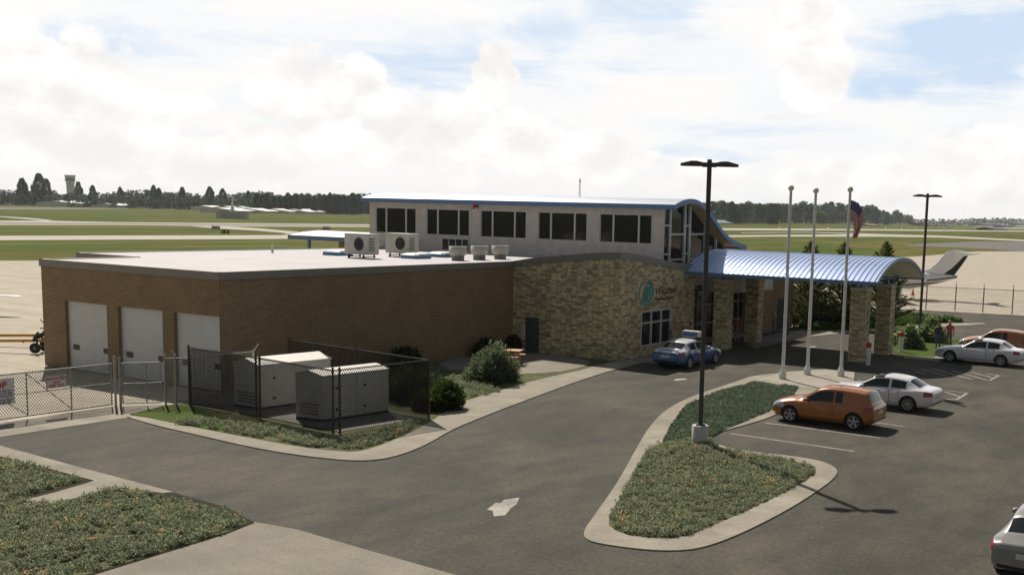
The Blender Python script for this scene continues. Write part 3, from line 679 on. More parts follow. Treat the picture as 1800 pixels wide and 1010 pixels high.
for x0, x1 in ((CX1-.0, CX1+.06), (CX0-.04, CX0)):
    mb.grid([[(x0, v, z-.15) for v, z in arc], [(x1, v, z-.15) for v, z in arc], [(x1, v, z+.035) for v, z in arc], [(x0, v, z+.035) for v, z in arc]], 0, False)
for s in (-1, 1): mb.box(CX0, CX1+.06, CYc+s*HW-.05, CYc+s*HW+.05, ze-.17, ze+.02)
for x in (-30.2, -21.6): mb.box(x-.08, x+.08, CYc-HW+.06, CYc+HW-.06, ze-.14, ze-.02)
P('canopy_edge', mb, 'roof_blue', CA)
for cx in (-30.17, -21.58):
    for cy in (60.68, 65.07):
        h = .435; mb = MB(); mb.box(cx-h, cx+h, cy-h, cy+h, 0, 4.02); st = P('stone_pillar', mb, 'ashlar_stone', CA)
        mb = MB(); mb.box(cx-h-.05, cx+h+.05, cy-h-.05, cy+h+.05, 4.02, 4.20); P('pillar_cap', mb, 'post_concrete', st, bevel=.02)
        mb = MB(); mb.box(cx-.11, cx+.11, cy-.11, cy+.11, 4.2, ze-.02); mb.box(cx-.2, cx+.2, cy-.2, cy+.2, 4.2, 4.23); P('steel_post', mb, 'roof_blue', st)
# ---- wall sign
WS = thing('wall_sign', 'teal swoosh emblem with dark raised lettering on the stone wall', 'sign', (SXr, 54.3, 3.2))
def prof_face(mb, pts, x0, x1):
    n = len(pts); mb.face([(x1, p[0], p[1]) for p in pts])
    for i in range(n):
        a, b = pts[i], pts[(i+1) % n]; mb.face([(x0, a[0], a[1]), (x0, b[0], b[1]), (x1, b[0], b[1]), (x1, a[0], a[1])])
mb = MB(); ec, ez, ra, rb = 54.22, 3.59, .78, .72; N = 40
for i in range(N):                        # ring that fattens to the bottom right
    t0, t1 = 2*math.pi*i/N, 2*math.pi*(i+1)/N; q = []
    for t, s in ((t0, 1), (t1, 1), (t1, 0), (t0, 0)):
        th_ = .035+.13*max(0, math.cos(t+.95)); k = 1-(th_/ra if s == 0 else 0); q.append((ec+ra*k*math.cos(t), ez+rb*k*math.sin(t)))
    prof_face(mb, q, SXr+.002, SXr+.05)
for j in range(3):                        # three leaning blades
    y0 = 54.07+.25*j; zt_ = 3.93+.02*j; cur = []
    for t in np.linspace(0, 1, 9): cur.append((y0-.42*t*t+.10*(1-t), zt_-.98*t+.05*j*t))
    w_ = [.10*(1-.75*t) for t in np.linspace(0, 1, 9)]
    prof_face(mb, [(a+w, b) for (a, b), w in zip(cur, w_)]+[(a-w, b) for (a, b), w in list(zip(cur, w_))[::-1]], SXr+.052, SXr+.075)
P('emblem', mb, 'logo_teal', WS)
def wall_text(s, size, yy, zz, shear, name, bold=0, sx=1):
    me = text_mesh(s, size, .008, shear, 'LEFT', bold); mt = Matrix(((0, 0, 1, SXr+.012), (sx, 0, 0, yy), (0, 1, 0, zz), (0, 0, 0, 1)))
    me.transform(Matrix.Translation(-WS.location) @ mt); put(name, me, 'letter_dark', WS)
wall_text('Wittman', .62, 55.22, 3.42, .14, 'name_lettering', .0, 1.12); wall_text('Regional Airport', .33, 55.24, 3.08, .18, 'small_lettering', 0, .98)
# ---- airside shelter beyond the roof
SH = thing('airside_shelter', 'low white-roofed shelter with blue edge and blue post behind the flat roof', 'shelter', (-62, 62, 0))
mb = MB(); prs = [(59.6, 5.62), (61, 5.86), (62.6, 5.98), (65, 5.9), (67.5, 5.6)]
mb.grid([[(x, v, z) for v, z in prs] for x in (-66.4, -57.9)], 0, True); P('shelter_roof', mb, 'hall_roof_metal', SH)
mb = MB(); mb.box(-66.4, -57.9, 59.55, 59.62, 5.33, 5.64); mb.box(-66.4, -57.9, 67.48, 67.55, 5.33, 5.6)
for i in range(4):
    (a, za), (b, zb) = prs[i], prs[i+1]; mb.face([(-66.42, a, za-.28), (-66.42, a, za+.02), (-66.42, b, zb+.02), (-66.42, b, zb-.28)])
P('shelter_edge', mb, 'roof_blue', SH)
for x, yy in ((-64.6, 60), (-64.6, 67)):
    mb = MB(); mb.box(x-.09, x+.09, yy-.09, yy+.09, 0, 5.5); P('steel_post', mb, 'roof_blue', SH)
mb = MB(); mb.box(-63.6, -62.9, 62, 63, 0, 5.2); mb.box(-61.9, -60.5, 61.8, 63, 0, 5.2); P('brick_pier', mb, 'brown_brick', SH)
# ---------------------------------------------------------------- things on the roof
def ac_unit(label, cx, cy, rz, fan_side):
    t = thing('rooftop_heat_pump', label, 'heat pump', (cx, cy, 5.05), rz, 'heat pumps on the flat roof')
    mb = MB(); W, D, H = 1.75, .95, 1.12; z0 = .2
    mb.box(-W/2, W/2, -D/2, D/2, z0, z0+H); part('casing', mb, 'gear_beige', t, world=False, bevel=.03)
    mb = MB(); mb.box(-W/2-.02, W/2+.02, -D/2-.02, D/2+.02, z0+H, z0+H+.04); part('lid', mb, 'gear_beige', t, world=False)
    fx = .28*fan_side; y = -D/2
    mb = MB(); r = .36; n = 28
    mb.face([(fx+r*math.cos(2*math.pi*k/n), y-.006, z0+.58+r*math.sin(2*math.pi*k/n)) for k in range(n)])
    fan = part('fan', mb, 'gear_dark', t, world=False)
    mb = MB()
    for rr in (.36, .27, .18, .09): mb.tube([(fx+rr*math.cos(2*math.pi*k/20), y-.025, z0+.58+rr*math.sin(2*math.pi*k/20)) for k in range(21)], .009, 4, cap=False)
    for k in range(6):
        a = math.pi*k/6; mb.bar((fx-.36*math.cos(a), y-.022, z0+.58-.36*math.sin(a)), (fx+.36*math.cos(a), y-.022, z0+.58+.36*math.sin(a)), .012)
    part('fan_guard', mb, 'gear_dark', fan, world=False)
    mb = MB()
    for k in range(5):
        zz = z0+.22+.15*k; mb.box(W/2+.001, W/2+.012, -.33, .10, zz, zz+.1)
    part('side_louvre', mb, 'fascia_grey', t, world=False)
    for sx in (-.55, .55):
        mb = MB(); mb.box(sx-.035, sx+.035, -.5, .5, .05, .1); mb.box(sx-.03, sx+.03, -.45, -.38, 0, z0); mb.box(sx-.03, sx+.03, .38, .45, 0, z0); mb.box(sx-.03, sx+.03, -.5, -.44, 0, .06)
        part('foot', mb, 'dark_rubber', t, world=False)
ac_unit('beige rooftop heat pump standing nearer the roof edge, fan to its right', -46.15, 46.75, 0, .9)
ac_unit('beige rooftop heat pump standing behind and right of the other one', -46.3, 50.2, .02, 1)
def skylight(label, x, y):
    t = thing('skylight', label, 'skylight', (x, y, 5.04), 0, 'low blue skylights on the flat roof'); mb = MB(); a, b = .72, .66
    def oct(r, z): return [(r*p[0], r*p[1], z) for p in ((-1, -.7), (-.7, -1), (.7, -1), (1, -.7), (1, .7), (.7, 1), (-.7, 1), (-1, .7))]
    mb.grid([oct(a, 0), oct(a, .1), oct(a*.97, .2), oct(b*.86, .28)], 0, False, True); part('kerb_frame', mb, 'roof_blue', t, world=False)
    mb = MB(); mb.grid([oct(b*.855, .282), oct(b*.6, .315), oct(.01, .33)], 0, True, True); part('dome', mb, 'soffit_white', t, world=False)
skylight('low blue skylight half hidden behind the nearer heat pump', -49.3, 48.0)
skylight('low blue skylight nearest the roof edge in front of the far heat pump', -44.4, 49.3)
skylight('low blue skylight close to the stucco wall', -45.0, 52.3)
def vent(label, x, y):
    t = thing('roof_vent', label, 'vent', (x, y, 5.04), 0, 'three drum vents on the flat roof')
    mb = MB(); mb.lathe([(.36, 0), (.36, .34)], n=20); part('vent_neck', mb, 'fascia_grey', t, world=False)
    mb = MB(); mb.lathe([(.34, .26), (.45, .31), (.495, .40), (.495, .78), (.475, .78), (.455, .72), (.1, .74)], n=24); part('vent_drum', mb, 'vent_stain', t, world=False)
    mb = MB(); mb.lathe([(.50, .76), (.50, .795), (.465, .80), (.465, .76)], n=24); part('vent_rim', mb, 'frame_white', t, world=False)
vent('stained drum roof vent below the small louvred window', -41.62, 49.71)
vent('stained drum roof vent in the middle of the three', -41.58, 51.58)
vent('stained drum roof vent nearest the stone corner', -41.61, 53.57)
mb = MB(); mb.tube([(-53.4, 46.7, 5.04), (-53.4, 46.7, 5.5)], .07, 10); mb.tube([(-53.4, 46.7, 5.5), (-53.4, 46.7, 5.53)], .09, 10)
tag(part('roof_pipe', mb, 'frame_white'), 'short white pipe standing alone on the flat roof', 'pipe')
AL = thing('alarm_box', 'small red alarm box under the blue eave between two windows', 'alarm', (-48.1, 59.2, 8.0))
mb = MB(); mb.box(-48.24, -48.02, 59.1, 59.335, 7.92, 8.28); part('housing', mb, 'red_paint', AL)
mb = MB(); mb.face([(-48.0, 59.05, 7.9), (-47.86, 59.2, 7.9), (-47.86, 59.2, 8.02), (-48.0, 59.05, 8.06)]); mb.box(-48.22, -47.9, 59.02, 59.09, 7.86, 7.92); part('sounder', mb, 'sign_white', AL)

# ---------------------------------------------------------------- fences
def chain(mb, A, B, z0, z1, cw=.10, ch=.14, t=.016):
    A = Vector((A[0], A[1], 0)); B = Vector((B[0], B[1], 0)); L = (B-A).length; d = (B-A)/L; nrm = Vector((-d.y, d.x, 0)); H = z1-z0; sl = cw/ch
    k0 = -int(H*sl/cw)-1
    for s in (1, -1):
        for k in range(k0, int(L/cw)+2-k0):
            x0 = k*cw+(0 if s > 0 else 0)           # at z=0; x = x0 + s*z*sl
            za, zb = 0, H
            xa, xb = x0, x0+s*H*sl
            if s > 0:
                if xa > L or xb < 0: continue
                if xa < 0: za = -x0/sl
                if xb > L: zb = (L-x0)/sl
            else:
                if xa < 0 or xb > L: continue
                if xa > L: za = (x0-L)/sl
                if xb < 0: zb = x0/sl
            if zb-za < .01: continue
            pa = A+d*(x0+s*za*sl)+Vector((0, 0, z0+za)); pb = A+d*(x0+s*zb*sl)+Vector((0, 0, z0+zb))
            w = d*t*.5; o = nrm*t*.35*s
            mb.face([pa-w+o, pa+w+o, pb+w+o, pb-w+o]); mb.face([pa-nrm*t*.5+o, pb-nrm*t*.5+o, pb+nrm*t*.5+o, pa+nrm*t*.5+o])
def post(parent, x, y, h, r, mat, label=None, arm=None, name='fence_post'):
    mb = MB(); mb.tube([(x, y, 0), (x, y, h)], r, 8); mb.lathe([(r*1.15, h), (r*1.1, h+.02), (0.01, h+.05)], (x, y, 0), 8)
    if arm: mb.tube([(x, y, h-.03), (x+arm[0], y+arm[1], h+arm[2])], r*.6, 6)
    return part(name, mb, mat, parent, label)
# dark enclosure round the generators
FE = thing('generator_fence', 'dark chain-link enclosure around the two white generators', 'fence', (-33, 28.3, 0))
fp = [(-37.43, 28.5), (-33.3, 28.26), (-28.8, 27.75), (-28.2, 32.05), (-36.9, 33.05)]
for i in range(4):
    mb = MB(); chain(mb, fp[i], fp[i+1], .06, 2.33, t=.023); part('wire_mesh', mb, 'fence_dark', FE)
for i in range(4):
    mb = MB(); a, b = fp[i], fp[i+1]; mb.tube([(*a, 2.28), (*b, 2.28)], .024, 6); part('top_rail', mb, 'fence_dark', FE)
for x, yy in fp+[(-33.05, 28.22), (-28.68, 27.95), (-32.5, 32.55)]: post(FE, x, yy, 2.36, .04, 'fence_post_dark')
# silver fence and sliding gates
SF = thing('sliding_gate', 'silver chain-link vehicle gate with braced frame left of the generators', 'gate', (-39.4, 22, 0))
gp = [(-40.2, 13.0), (-39.95, 16.3), (-39.72, 19.7), (-39.46, 23.22), (-39.36, 24.86), (-39.36, 26.5)]
gz0, gz1 = .1, 1.68
gA, gB = (-39.80, 16.3), (-39.35, 26.5)
def gy(y): return (gA[0]+(gB[0]-gA[0])*(y-gA[1])/(gB[1]-gA[1]), y)
mb = MB(); chain(mb, gy(13), gy(26.5), gz0, gz1+.05, t=.022); part('wire_mesh', mb, 'fence_silver', SF)
mb = MB()
for z in (gz0, .93, gz1): mb.tube([(*gy(13), z), (*gy(26.5), z)], .03 if z != .93 else .02, 6)
stiles = [13, 16.3, 18.6, 20.9, 23.2, 24.85, 26.45]
stiles = [13, 14.9, 17.0, 19.1, 21.15, 23.2, 24.85, 26.45]
for s in stiles: mb.tube([(*gy(s), gz0), (*gy(s), gz1)], .028, 6)
for a, b in zip(stiles[:-1], stiles[1:]):
    if b > 24.9: continue
    mb.tube([(*gy(a), gz1-.03), (*gy(b), gz0+.03)], .017, 6)
part('gate_frame', mb, 'fence_silver', SF)
SG = thing('swing_gate', 'short silver chain-link gate leaf hung between two posts', 'gate', (-39.2, 27.3, 0))
a, b = (-39.22, 26.72), (-38.3, 27.75)
a2, b2 = (-39.1, 26.75), (-38.25, 27.85)
mb = MB(); chain(mb, a2, b2, .12, 1.74, t=.022); part('wire_mesh', mb, 'fence_silver', SG)
mb = MB()
for z in (.12, .9, 1.7): mb.tube([(*a2, z), (*b2, z)], .025, 6)
for u in (0, .62, 1): mb.tube([(a2[0]+(b2[0]-a2[0])*u, a2[1]+(b2[1]-a2[1])*u, .12), (a2[0]+(b2[0]-a2[0])*u, a2[1]+(b2[1]-a2[1])*u, 1.7)], .025, 6)
mb.tube([(*a2, 1.68), (a2[0]+(b2[0]-a2[0])*.62, a2[1]+(b2[1]-a2[1])*.62, .14)], .016, 6); part('gate_frame', mb, 'fence_silver', SG)
for x, yy, h in ((-39.33, 26.6, 1.95), (-39.14, 26.68, 1.9)): post(SG, x, yy, h, .05, 'fence_silver', name='gate_post')
SL = thing('boundary_fence', 'silver chain-link fence with barbed-wire arms running behind the generator enclosure', 'fence', (-38, 28.3, 0))
lp = [(-38.15, 27.95), (-37.5, 28.62), (-35.5, 30.0)]
for i in range(2):
    mb = MB(); chain(mb, lp[i], lp[i+1], .08, 1.9 if i == 0 else 2.2, t=.022); part('wire_mesh', mb, 'fence_silver', SL)
    mb = MB(); mb.tube([(*lp[i], 1.86), (*lp[i+1], 1.86 if i == 0 else 2.16)], .022, 6); part('top_rail', mb, 'fence_silver', SL)
for (x, yy), h, arm in zip([lp[0], (-37.85, 28.2), lp[1], lp[2]], (2.0, 2.0, 1.9, 2.2), ((-.12, -.1, .22), (-.12, -.1, .22), None, (.16, .13, .28))): post(SL, x, yy, h, .045, 'fence_silver', arm=arm)
def sign_board(name, label, y0, y1, z0, z1, lines, red_edge=False, x=None):
    p0, p1 = Vector((*gy(y0), 0)), Vector((*gy(y1), 0)); d = (p1-p0).normalized(); n = Vector((d.y, -d.x, 0)); c = (p0+p1)/2
    t = thing(name, label, 'sign', (c.x+n.x*.05, c.y+n.y*.05, (z0+z1)/2)); t.rotation_euler = (0, 0, math.atan2(d.y, d.x)); w, h = (p1-p0).length/2, (z1-z0)/2
    mb = MB(); mb.box(-w, w, -.012, 0, -h, h); part('board', mb, 'sign_white', t, world=False)
    if red_edge:
        mb = MB(); e = .022
        for q in ((-w+.01, w-.01, -h+.01, -h+.01+e), (-w+.01, w-.01, h-.01-e, h-.01), (-w+.01, -w+.01+e, -h+.01+e, h-.01-e), (w-.01-e, w-.01, -h+.01+e, h-.01-e)): mb.box(q[0], q[1], -.0145, -.012, q[2], q[3])
        part('border', mb, 'sign_red', t, world=False)
    for s, size, xx, zz, mat, bold in lines:
        me = text_mesh(s, size, .002, 0, 'CENTER', bold); me.transform(Matrix(((1, 0, 0, xx), (0, 0, -1, -.0155), (0, 1, 0, zz), (0, 0, 0, 1)))); put('lettering', me, mat, t)
    return t
st = sign_board('warning_sign', 'large white gate sign with red STOP heading over rows of small black text', 21.35, 22.74, .62, 1.56,
    [('STOP', .33, 0.02, .12, 'sign_red', .012)])
mb = MB(); rr = random.Random(3)
for z in (.03, -.045, -.12, -.19, -.29, -.355, -.42):
    x = -.62
    while x < .56:
        w = rr.uniform(.05, .16); mb.box(x, min(x+w, .6), -.0145, -.012, z-.018, z+.018); x += w+.035
    if z == -.19: pass
part('small_text', mb, 'sign_black', st, world=False)
sign_board('restricted_area_sign', 'small white sign with red RESTRICTED AREA KEEP OUT lettering on the gate', 23.88, 24.66, 1.02, 1.44,
    [('RESTRICTED', .125, 0, .075, 'sign_red', .004), ('AREA', .125, 0, -.05, 'sign_red', .004), ('KEEP OUT', .125, 0, -.175, 'sign_red', .004)], True)
# far boundary fence along the ramp
RF = thing('ramp_fence', 'grey chain-link fence with outward arms between the road and the ramp', 'fence', (-30, 100.9, 0))
rp_ = [(-41, 98.5), (-39, 99.0), (-36.9, 99.45), (-34.65, 99.95), (-32.2, 100.45), (-29.7, 100.95), (-27.2, 101.45), (-24.85, 101.95), (-22.4, 102.4), (-19.9, 102.9), (-17.4, 103.4), (-14.9, 103.9), (-12.4, 104.4)]
mb = MB(); chain(mb, rp_[0], rp_[-1], .05, 2.1, .16, .2, .010); part('wire_mesh', mb, 'fence_silver', RF)
mb = MB(); mb.tube([(*rp_[0], 2.1), (*rp_[-1], 2.1)], .03, 6); part('top_rail', mb, 'fence_silver', RF)
for x, yy in rp_: post(RF, x, yy, 2.2, .055, 'fascia_grey', arm=(-.12, .3, .35))
# ---------------------------------------------------------------- generators
def generator(label, fl, fr, br, h, eave):
    fl, fr, br = Vector((*fl, 0)), Vector((*fr, 0)), Vector((*br, 0)); bl = fl+br-fr
    t = thing('generator', label, 'generator', tuple((fl+br)/2), 0, 'white generator cabinets inside the dark fence')
    c = [fl, fr, br, bl]; mb = MB(); z0 = .14; m0, m1 = (fl+fr)/2, (bl+br)/2; U = Vector((0, 0, 1))
    fw = (br-fr).normalized()
    for i in range(4):
        a, b = c[i], c[(i+1) % 4]
        if i in (0, 2): mb.face([a+U*z0, b+U*z0, b+U*eave, (a+b)/2+U*h, a+U*eave])
        else: mb.face([a+U*z0, b+U*z0, b+U*eave, a+U*eave])
    mb.face([a+U*z0 for a in c[::-1]]); part('cabinet', mb, 'generator_white', t, bevel=.015)
    mb = MB(); o = .04; s = (fr-fl).normalized()*o; k = fw*o
    A, B, Cc, D, E_, F_ = fl-s-k+U*(eave+.01), fr+s-k+U*(eave+.01), m0-k+U*(h+.02), bl-s+k+U*(eave+.01), br+s+k+U*(eave+.01), m1+k+U*(h+.02)
    for q in ((A, Cc, F_, D), (Cc, B, E_, F_)): mb.face(q); mb.face([p-U*.04 for p in q[::-1]])
    for p, q in ((A, Cc), (Cc, B), (D, F_), (F_, E_), (A, D), (B, E_)): mb.face([p, q, q-U*.04, p-U*.04])
    part('pitched_lid', mb, 'generator_white', t)
    mb = MB(); g = .03
    for i in range(4):
        a, b = c[i], c[(i+1) % 4]; mb.face([a, b, b+U*z0, a+U*z0])
    part('skid_base', mb, 'gear_dark', t)
    L = (br-fr).length; nrm = (fr-fl).normalized()
    for u in (.2, .62) if L > 2.5 else (.62,):
        for z in (.45, 1.25):
            p = fr+fw*L*u+nrm*.012+U*z; mb = MB(); mb.bar(p-fw*.05, p+fw*.05, .05, .08); part('latch', mb, 'gear_dark', t)
    mb = MB()                                  # panel joints
    for u in (.5,):
        p = fr+fw*L*u+nrm*.003; mb.bar(p+U*(z0+.05), p+U*(eave-.05), .012, .006)
    for z in (.3, .42, .54, .66): mb.bar(fl+(fr-fl)*.15-fw*.004+U*z, fl+(fr-fl)*.85-fw*.004+U*z, .01, .05)
    part('intake_louvre', mb, 'fascia_grey', t)
generator('white generator cabinet nearest the kerb inside the dark fence', (-31.97, 28.95), (-30.72, 29.1), (-30.3, 32.1), 1.92, 1.76)
generator('white generator cabinet closer to the garage inside the dark fence', (-35.8, 29.3), (-34.4, 29.32), (-33.95, 32.6), 2.0, 1.79)
# ---------------------------------------------------------------- lamps, poles, bollards
def lamp(label, x, y, rz, base, h=9.85):
    t = thing('parking_lamp', label, 'street lamp', (x, y, 0), rz, 'twin-head parking lot lamps')
    mb = MB(); mb.box(-.078, .078, -.078, .078, base, h); mb.box(-.16, .16, -.16, .16, base, base+.04); part('pole', mb, 'pole_bronze', t, world=False)
    mb = MB(); mb.lathe([(.295, -.05), (.295, base-.02), (.27, base), (0.01, base)], n=24); part('concrete_base', mb, 'post_concrete', t, world=False)
    for s in (-1, 1):
        mb = MB(); mb.box(min(s*.08, s*.24), max(s*.08, s*.24), -.045, .045, h-.26, h-.1)
        a = [(s*.22, -.05), (s*.42, -.15), (s*.62, -.19), (s*.98, -.15), (s*.98, .15), (s*.62, .19), (s*.42, .15), (s*.22, .05)]
        zt = [h-.12, h-.06, h-.05, h-.15]; za = {.22: h-.1, .42: h-.06, .62: h-.06, .98: h-.15}
        topv = [(x_, y_, za[round(abs(x_), 2)]) for x_, y_ in a]; botv = [(x_, y_, h-.235 if abs(x_) < .9 else h-.23) for x_, y_ in a]
        mb.face(topv if s > 0 else topv[::-1]); mb.face(botv[::-1] if s > 0 else botv)
        for i in range(8):
            j = (i+1) % 8; mb.face([botv[i], botv[j], topv[j], topv[i]])
        hd = part('lamp_head', mb, 'pole_bronze', t, world=False)
        mb = MB(); q = [(s*.45, -.11), (s*.9, -.11), (s*.9, .11), (s*.45, .11)]; mb.face([(x_, y_, h-.238) for x_, y_ in q]); part('lens', mb, 'lamp_lens', hd, world=False)
lamp('tall bronze twin-head lamp on a concrete base in the near planted island', -17.8, 34.34, R_(30), .72)
lamp('tall bronze twin-head lamp standing between two shrubs beside the far road', -23.1, 77.3, R_(30), .35)
def flagpole(label, x, y, h):
    t = thing('flagpole', label, 'flagpole', (x, y, kz), 0, 'three white flagpoles by the entrance')
    mb = MB(); mb.tube([(0, 0, .5), (0, 0, h-.15)], [.088, .068], 12); mb.lathe([(.075, h*.33), (.095, h*.33+.01), (.095, h*.33+.05), (.075, h*.33+.06)], n=12)
    part('pole', mb, 'pole_white', t, world=False)
    mb = MB(); mb.lathe([(.19, 0), (.19, .26), (.105, .5), (.09, .56)], n=8, smooth=False); part('foot', mb, 'pole_white', t, world=False)
    mb = MB(); mb.lathe([(.01, h+.15)]+[(.15*math.sin(a), h+.15*math.cos(a)) for a in np.linspace(.2, 2.9, 10)]+[(.06, h-.18)], n=14); part('finial', mb, 'soffit_white', t, world=False)
flagpole('white flagpole nearest the near flower island, no flag', -21.97, 51.05, 9.35)
flagpole('white flagpole in the middle of the row, no flag', -21.63, 53.4, 9.3)
flagpole('white flagpole flying the flag', -20.05, 54.0, 9.4)
# the flag: a drooping cloth, stripes and star field by cloth coordinates
def mk_flag():
    t = NT('flag_cloth'); uv = t.add('ShaderNodeUVMap', uv_map='UVMap'); sp = t.add('ShaderNodeSeparateXYZ'); t.link(uv.outputs[0], sp.inputs[0]); u, v = sp.outputs[0], sp.outputs[1]
    st_ = t.math('LESS_THAN', t.math('MODULO', t.math('MULTIPLY', v, 13.0), 2.0), 1.0)
    c = t.mix(st_, (.62, .55, .52), (.42, .06, .07))
    can = t.math('MULTIPLY', t.math('LESS_THAN', u, .40), t.math('GREATER_THAN', v, 6/13))
    a = t.math('SUBTRACT', t.math('FRACT', t.math('MULTIPLY', u, 6/.40)), .5); b = t.math('SUBTRACT', t.math('FRACT', t.math('MULTIPLY', t.math('SUBTRACT', v, 6/13), 5*13/7)), .5)
    r = t.math('ADD', t.math('MULTIPLY', a, a), t.math('MULTIPLY', b, b)); star = t.math('LESS_THAN', r, .055)
    t.color(t.mix(can, c, t.mix(star, (.028, .035, .13), (.55, .55, .58)))); t.set(Roughness=.9)
mk_flag()
me = bpy.data.meshes.new('flag'); nu, nv = 40, 26; V = []; UV = []
hx, hy, hz = -20.05, 54.0, 9.4+kz-.52
rt2 = Vector((.86, .51, 0)); fw2 = Vector((-.51, .86, 0))
tope = [(0, 0), (.34, -.10), (.58, -.40), (.72, -.82), (.70, -1.28), (.55, -1.74), (.46, -2.12)]; bote = [(0, -1.06), (.13, -1.12), (.23, -1.34), (.24, -1.62), (.19, -1.92), (.15, -2.04), (.13, -2.16)]
def crv(c, u): t = np.linspace(0, 1, len(c)); return float(np.interp(u, t, [p[0] for p in c])), float(np.interp(u, t, [p[1] for p in c]))
def crs(c, u): return tuple(np.mean([crv(c, min(1, max(0, u+d))) for d in (-.08, -.04, 0, .04, .08)], 0)) if .0 < u < 1 else crv(c, u)
for j in range(nv+1):
    v = j/nv
    for i in range(nu+1):
        u = i/nu; a, b = crs(bote, u), crs(tope, u); x, z = a[0]*(1-v)+b[0]*v+.08, a[1]*(1-v)+b[1]*v
        fold = .11*u**.7*math.sin(9*v+4*u)+.04*u*math.sin(19*v-3*u)
        V.append(tuple(Vector((hx, hy, hz))+rt2*x*.9+fw2*fold+Vector((0, 0, z*.88)))); UV.append((u, v))
F = [(j*(nu+1)+i, j*(nu+1)+i+1, (j+1)*(nu+1)+i+1, (j+1)*(nu+1)+i) for j in range(nv) for i in range(nu)]
me.from_pydata(V, [], F); ul = me.uv_layers.new(name='UVMap')
for lp_ in me.loops: ul.data[lp_.index].uv = UV[lp_.vertex_index]
me.polygons.foreach_set('use_smooth', [True]*len(F)); fo = put('flag', me, 'flag_cloth'); sm = fo.modifiers.new('cloth', 'SOLIDIFY'); sm.thickness = .006
tag(fo, 'striped flag with a starred blue corner drooping from a white flagpole', 'flag')
def bollard(label, x, y):
    t = thing('bollard', label, 'bollard', (x, y, 0), 0, 'white bollards with red caps')
    mb = MB(); mb.lathe([(.135, 0), (.135, .98)], n=16); part('post', mb, 'pole_white', t, world=False)
    mb = MB(); mb.lathe([(.14, .98), (.14, 1.2), (.12, 1.25), (.01, 1.27)], n=16); part('cap', mb, 'red_paint', t, world=False)
bollard('red-capped white bollard in front of the outer stone pillar', -20.55, 59.5); bollard('red-capped white bollard beside the pale shrub', -21.0, 66.66)
# ---------------------------------------------------------------- tow bars, table, cone, bin
def towbar(label, x, y, rz, handle):
    t = thing('aircraft_tow_bar', label, 'tow bar', (x, y, 0), rz, 'yellow tow bars on the apron')
    mb = MB(); mb.tube([(-5.5, 0, .42), (0, 0, .62), (.9, 0, .62)], .085, 10); mb.tube([(-.9, 0, .56), (-.84, 0, .567)], .10, 10); part('beam', mb, 'tow_yellow', t, world=False)
    mb = MB(); mb.bar((0, -.42, .30), (0, .42, .30), .06); part('axle', mb, 'dark_rubber', t, world=False)
    for s in (-1, 1):
        mb = MB(); mb.lathe([(.10, -.07), (.24, -.08), (.27, -.05), (.27, .05), (.24, .08), (.10, .07), (.10, -.07)], (0, s*.46, .27), 18, axis='y'); w = part('wheel', mb, 'tyre', t, world=False)
        mb = MB(); mb.lathe([(.01, -.06), (.1, -.06), (.1, .06), (.01, .06)], (0, s*.46, .27), 12, axis='y'); part('rim', mb, 'fascia_grey', w, world=False)
        mb = MB(); mb.bar((-.25, s*.13, .6), (.12, s*.3, 1.05), .09, .15); mb.bar((0, s*.25, .3), (0, s*.25, .8), .07); part('lift_arm', mb, 'dark_rubber', t, world=False)
    mb = MB(); mb.bar((.05, -.3, .98), (.05, .3, .98), .04)
    if handle: mb.bar((.1, 0, .9), (-.55, .1, 1.45), .035); mb.bar((.1, 0, .95), (-.5, 0, .98), .06)
    part('pump_handle', mb, 'dark_rubber', t, world=False)
towbar('yellow tow bar on small wheels lying in front of the other one', -56.1, 33.75, R_(30), False)
towbar('yellow tow bar with a raised pump handle lying behind the other one', -57.9, 35.4, R_(28), True)
PT = thing('picnic_table', 'pinkish wooden picnic table half hidden behind the round shrub', 'picnic table', (-35.5, 46.2, .05), R_(20))
mb = MB()
for k in range(5): mb.box(-.9, .9, -.38+.155*k, -.24+.155*k, .70, .74)
part('tabletop', mb, 'table_wood', PT, world=False)
for s in (-1, 1):
    mb = MB(); mb.box(-.9, .9, s*.68-.13, s*.68+.13, .42, .46); part('bench_seat', mb, 'table_wood', PT, world=False)
    mb = MB(); mb.bar((s*.65, -.62, 0), (s*.65, -.2, .7), .09, .04); mb.bar((s*.65, .62, 0), (s*.65, .2, .7), .09, .04); mb.bar((s*.65, -.75, .39), (s*.65, .75, .39), .04, .09); part('leg_frame', mb, 'table_wood', PT, world=False)
CN = thing('traffic_cone', 'orange traffic cone on the ramp below the jet', 'cone', (-36.6, 119.2, -.04))
mb = MB(); mb.box(-.22, .22, -.22, .22, 0, .05); part('base', mb, 'cone_orange', CN, world=False)
mb = MB(); mb.lathe([(.19, .05), (.05, .78), (.01, .78)], n=14); part('cone', mb, 'cone_orange', CN, world=False)
UB = thing('utility_cabinet', 'dark metal cabinet on short legs beside the pine bush on the ramp edge', 'cabinet', (-38.0, 90.3, 0), R_(10))
mb = MB(); mb.box(-.8, .8, -.4, .4, .5, 1.75); part('body', mb, 'barn_dark', UB, world=False, bevel=.03)
mb = MB(); mb.box(-.88, .88, -.48, .48, 1.75, 1.83); part('lid', mb, 'barn_dark', UB, world=False)
for sx in (-.6, .6):
    mb = MB(); mb.bar((sx, 0, 0), (sx, 0, .5), .12); part('leg', mb, 'gear_dark', UB, world=False)
mb = MB(); mb.box(-.02, .02, -.41, -.4, .55, 1.7); part('door_seam', mb, 'fascia_grey', UB, world=False)
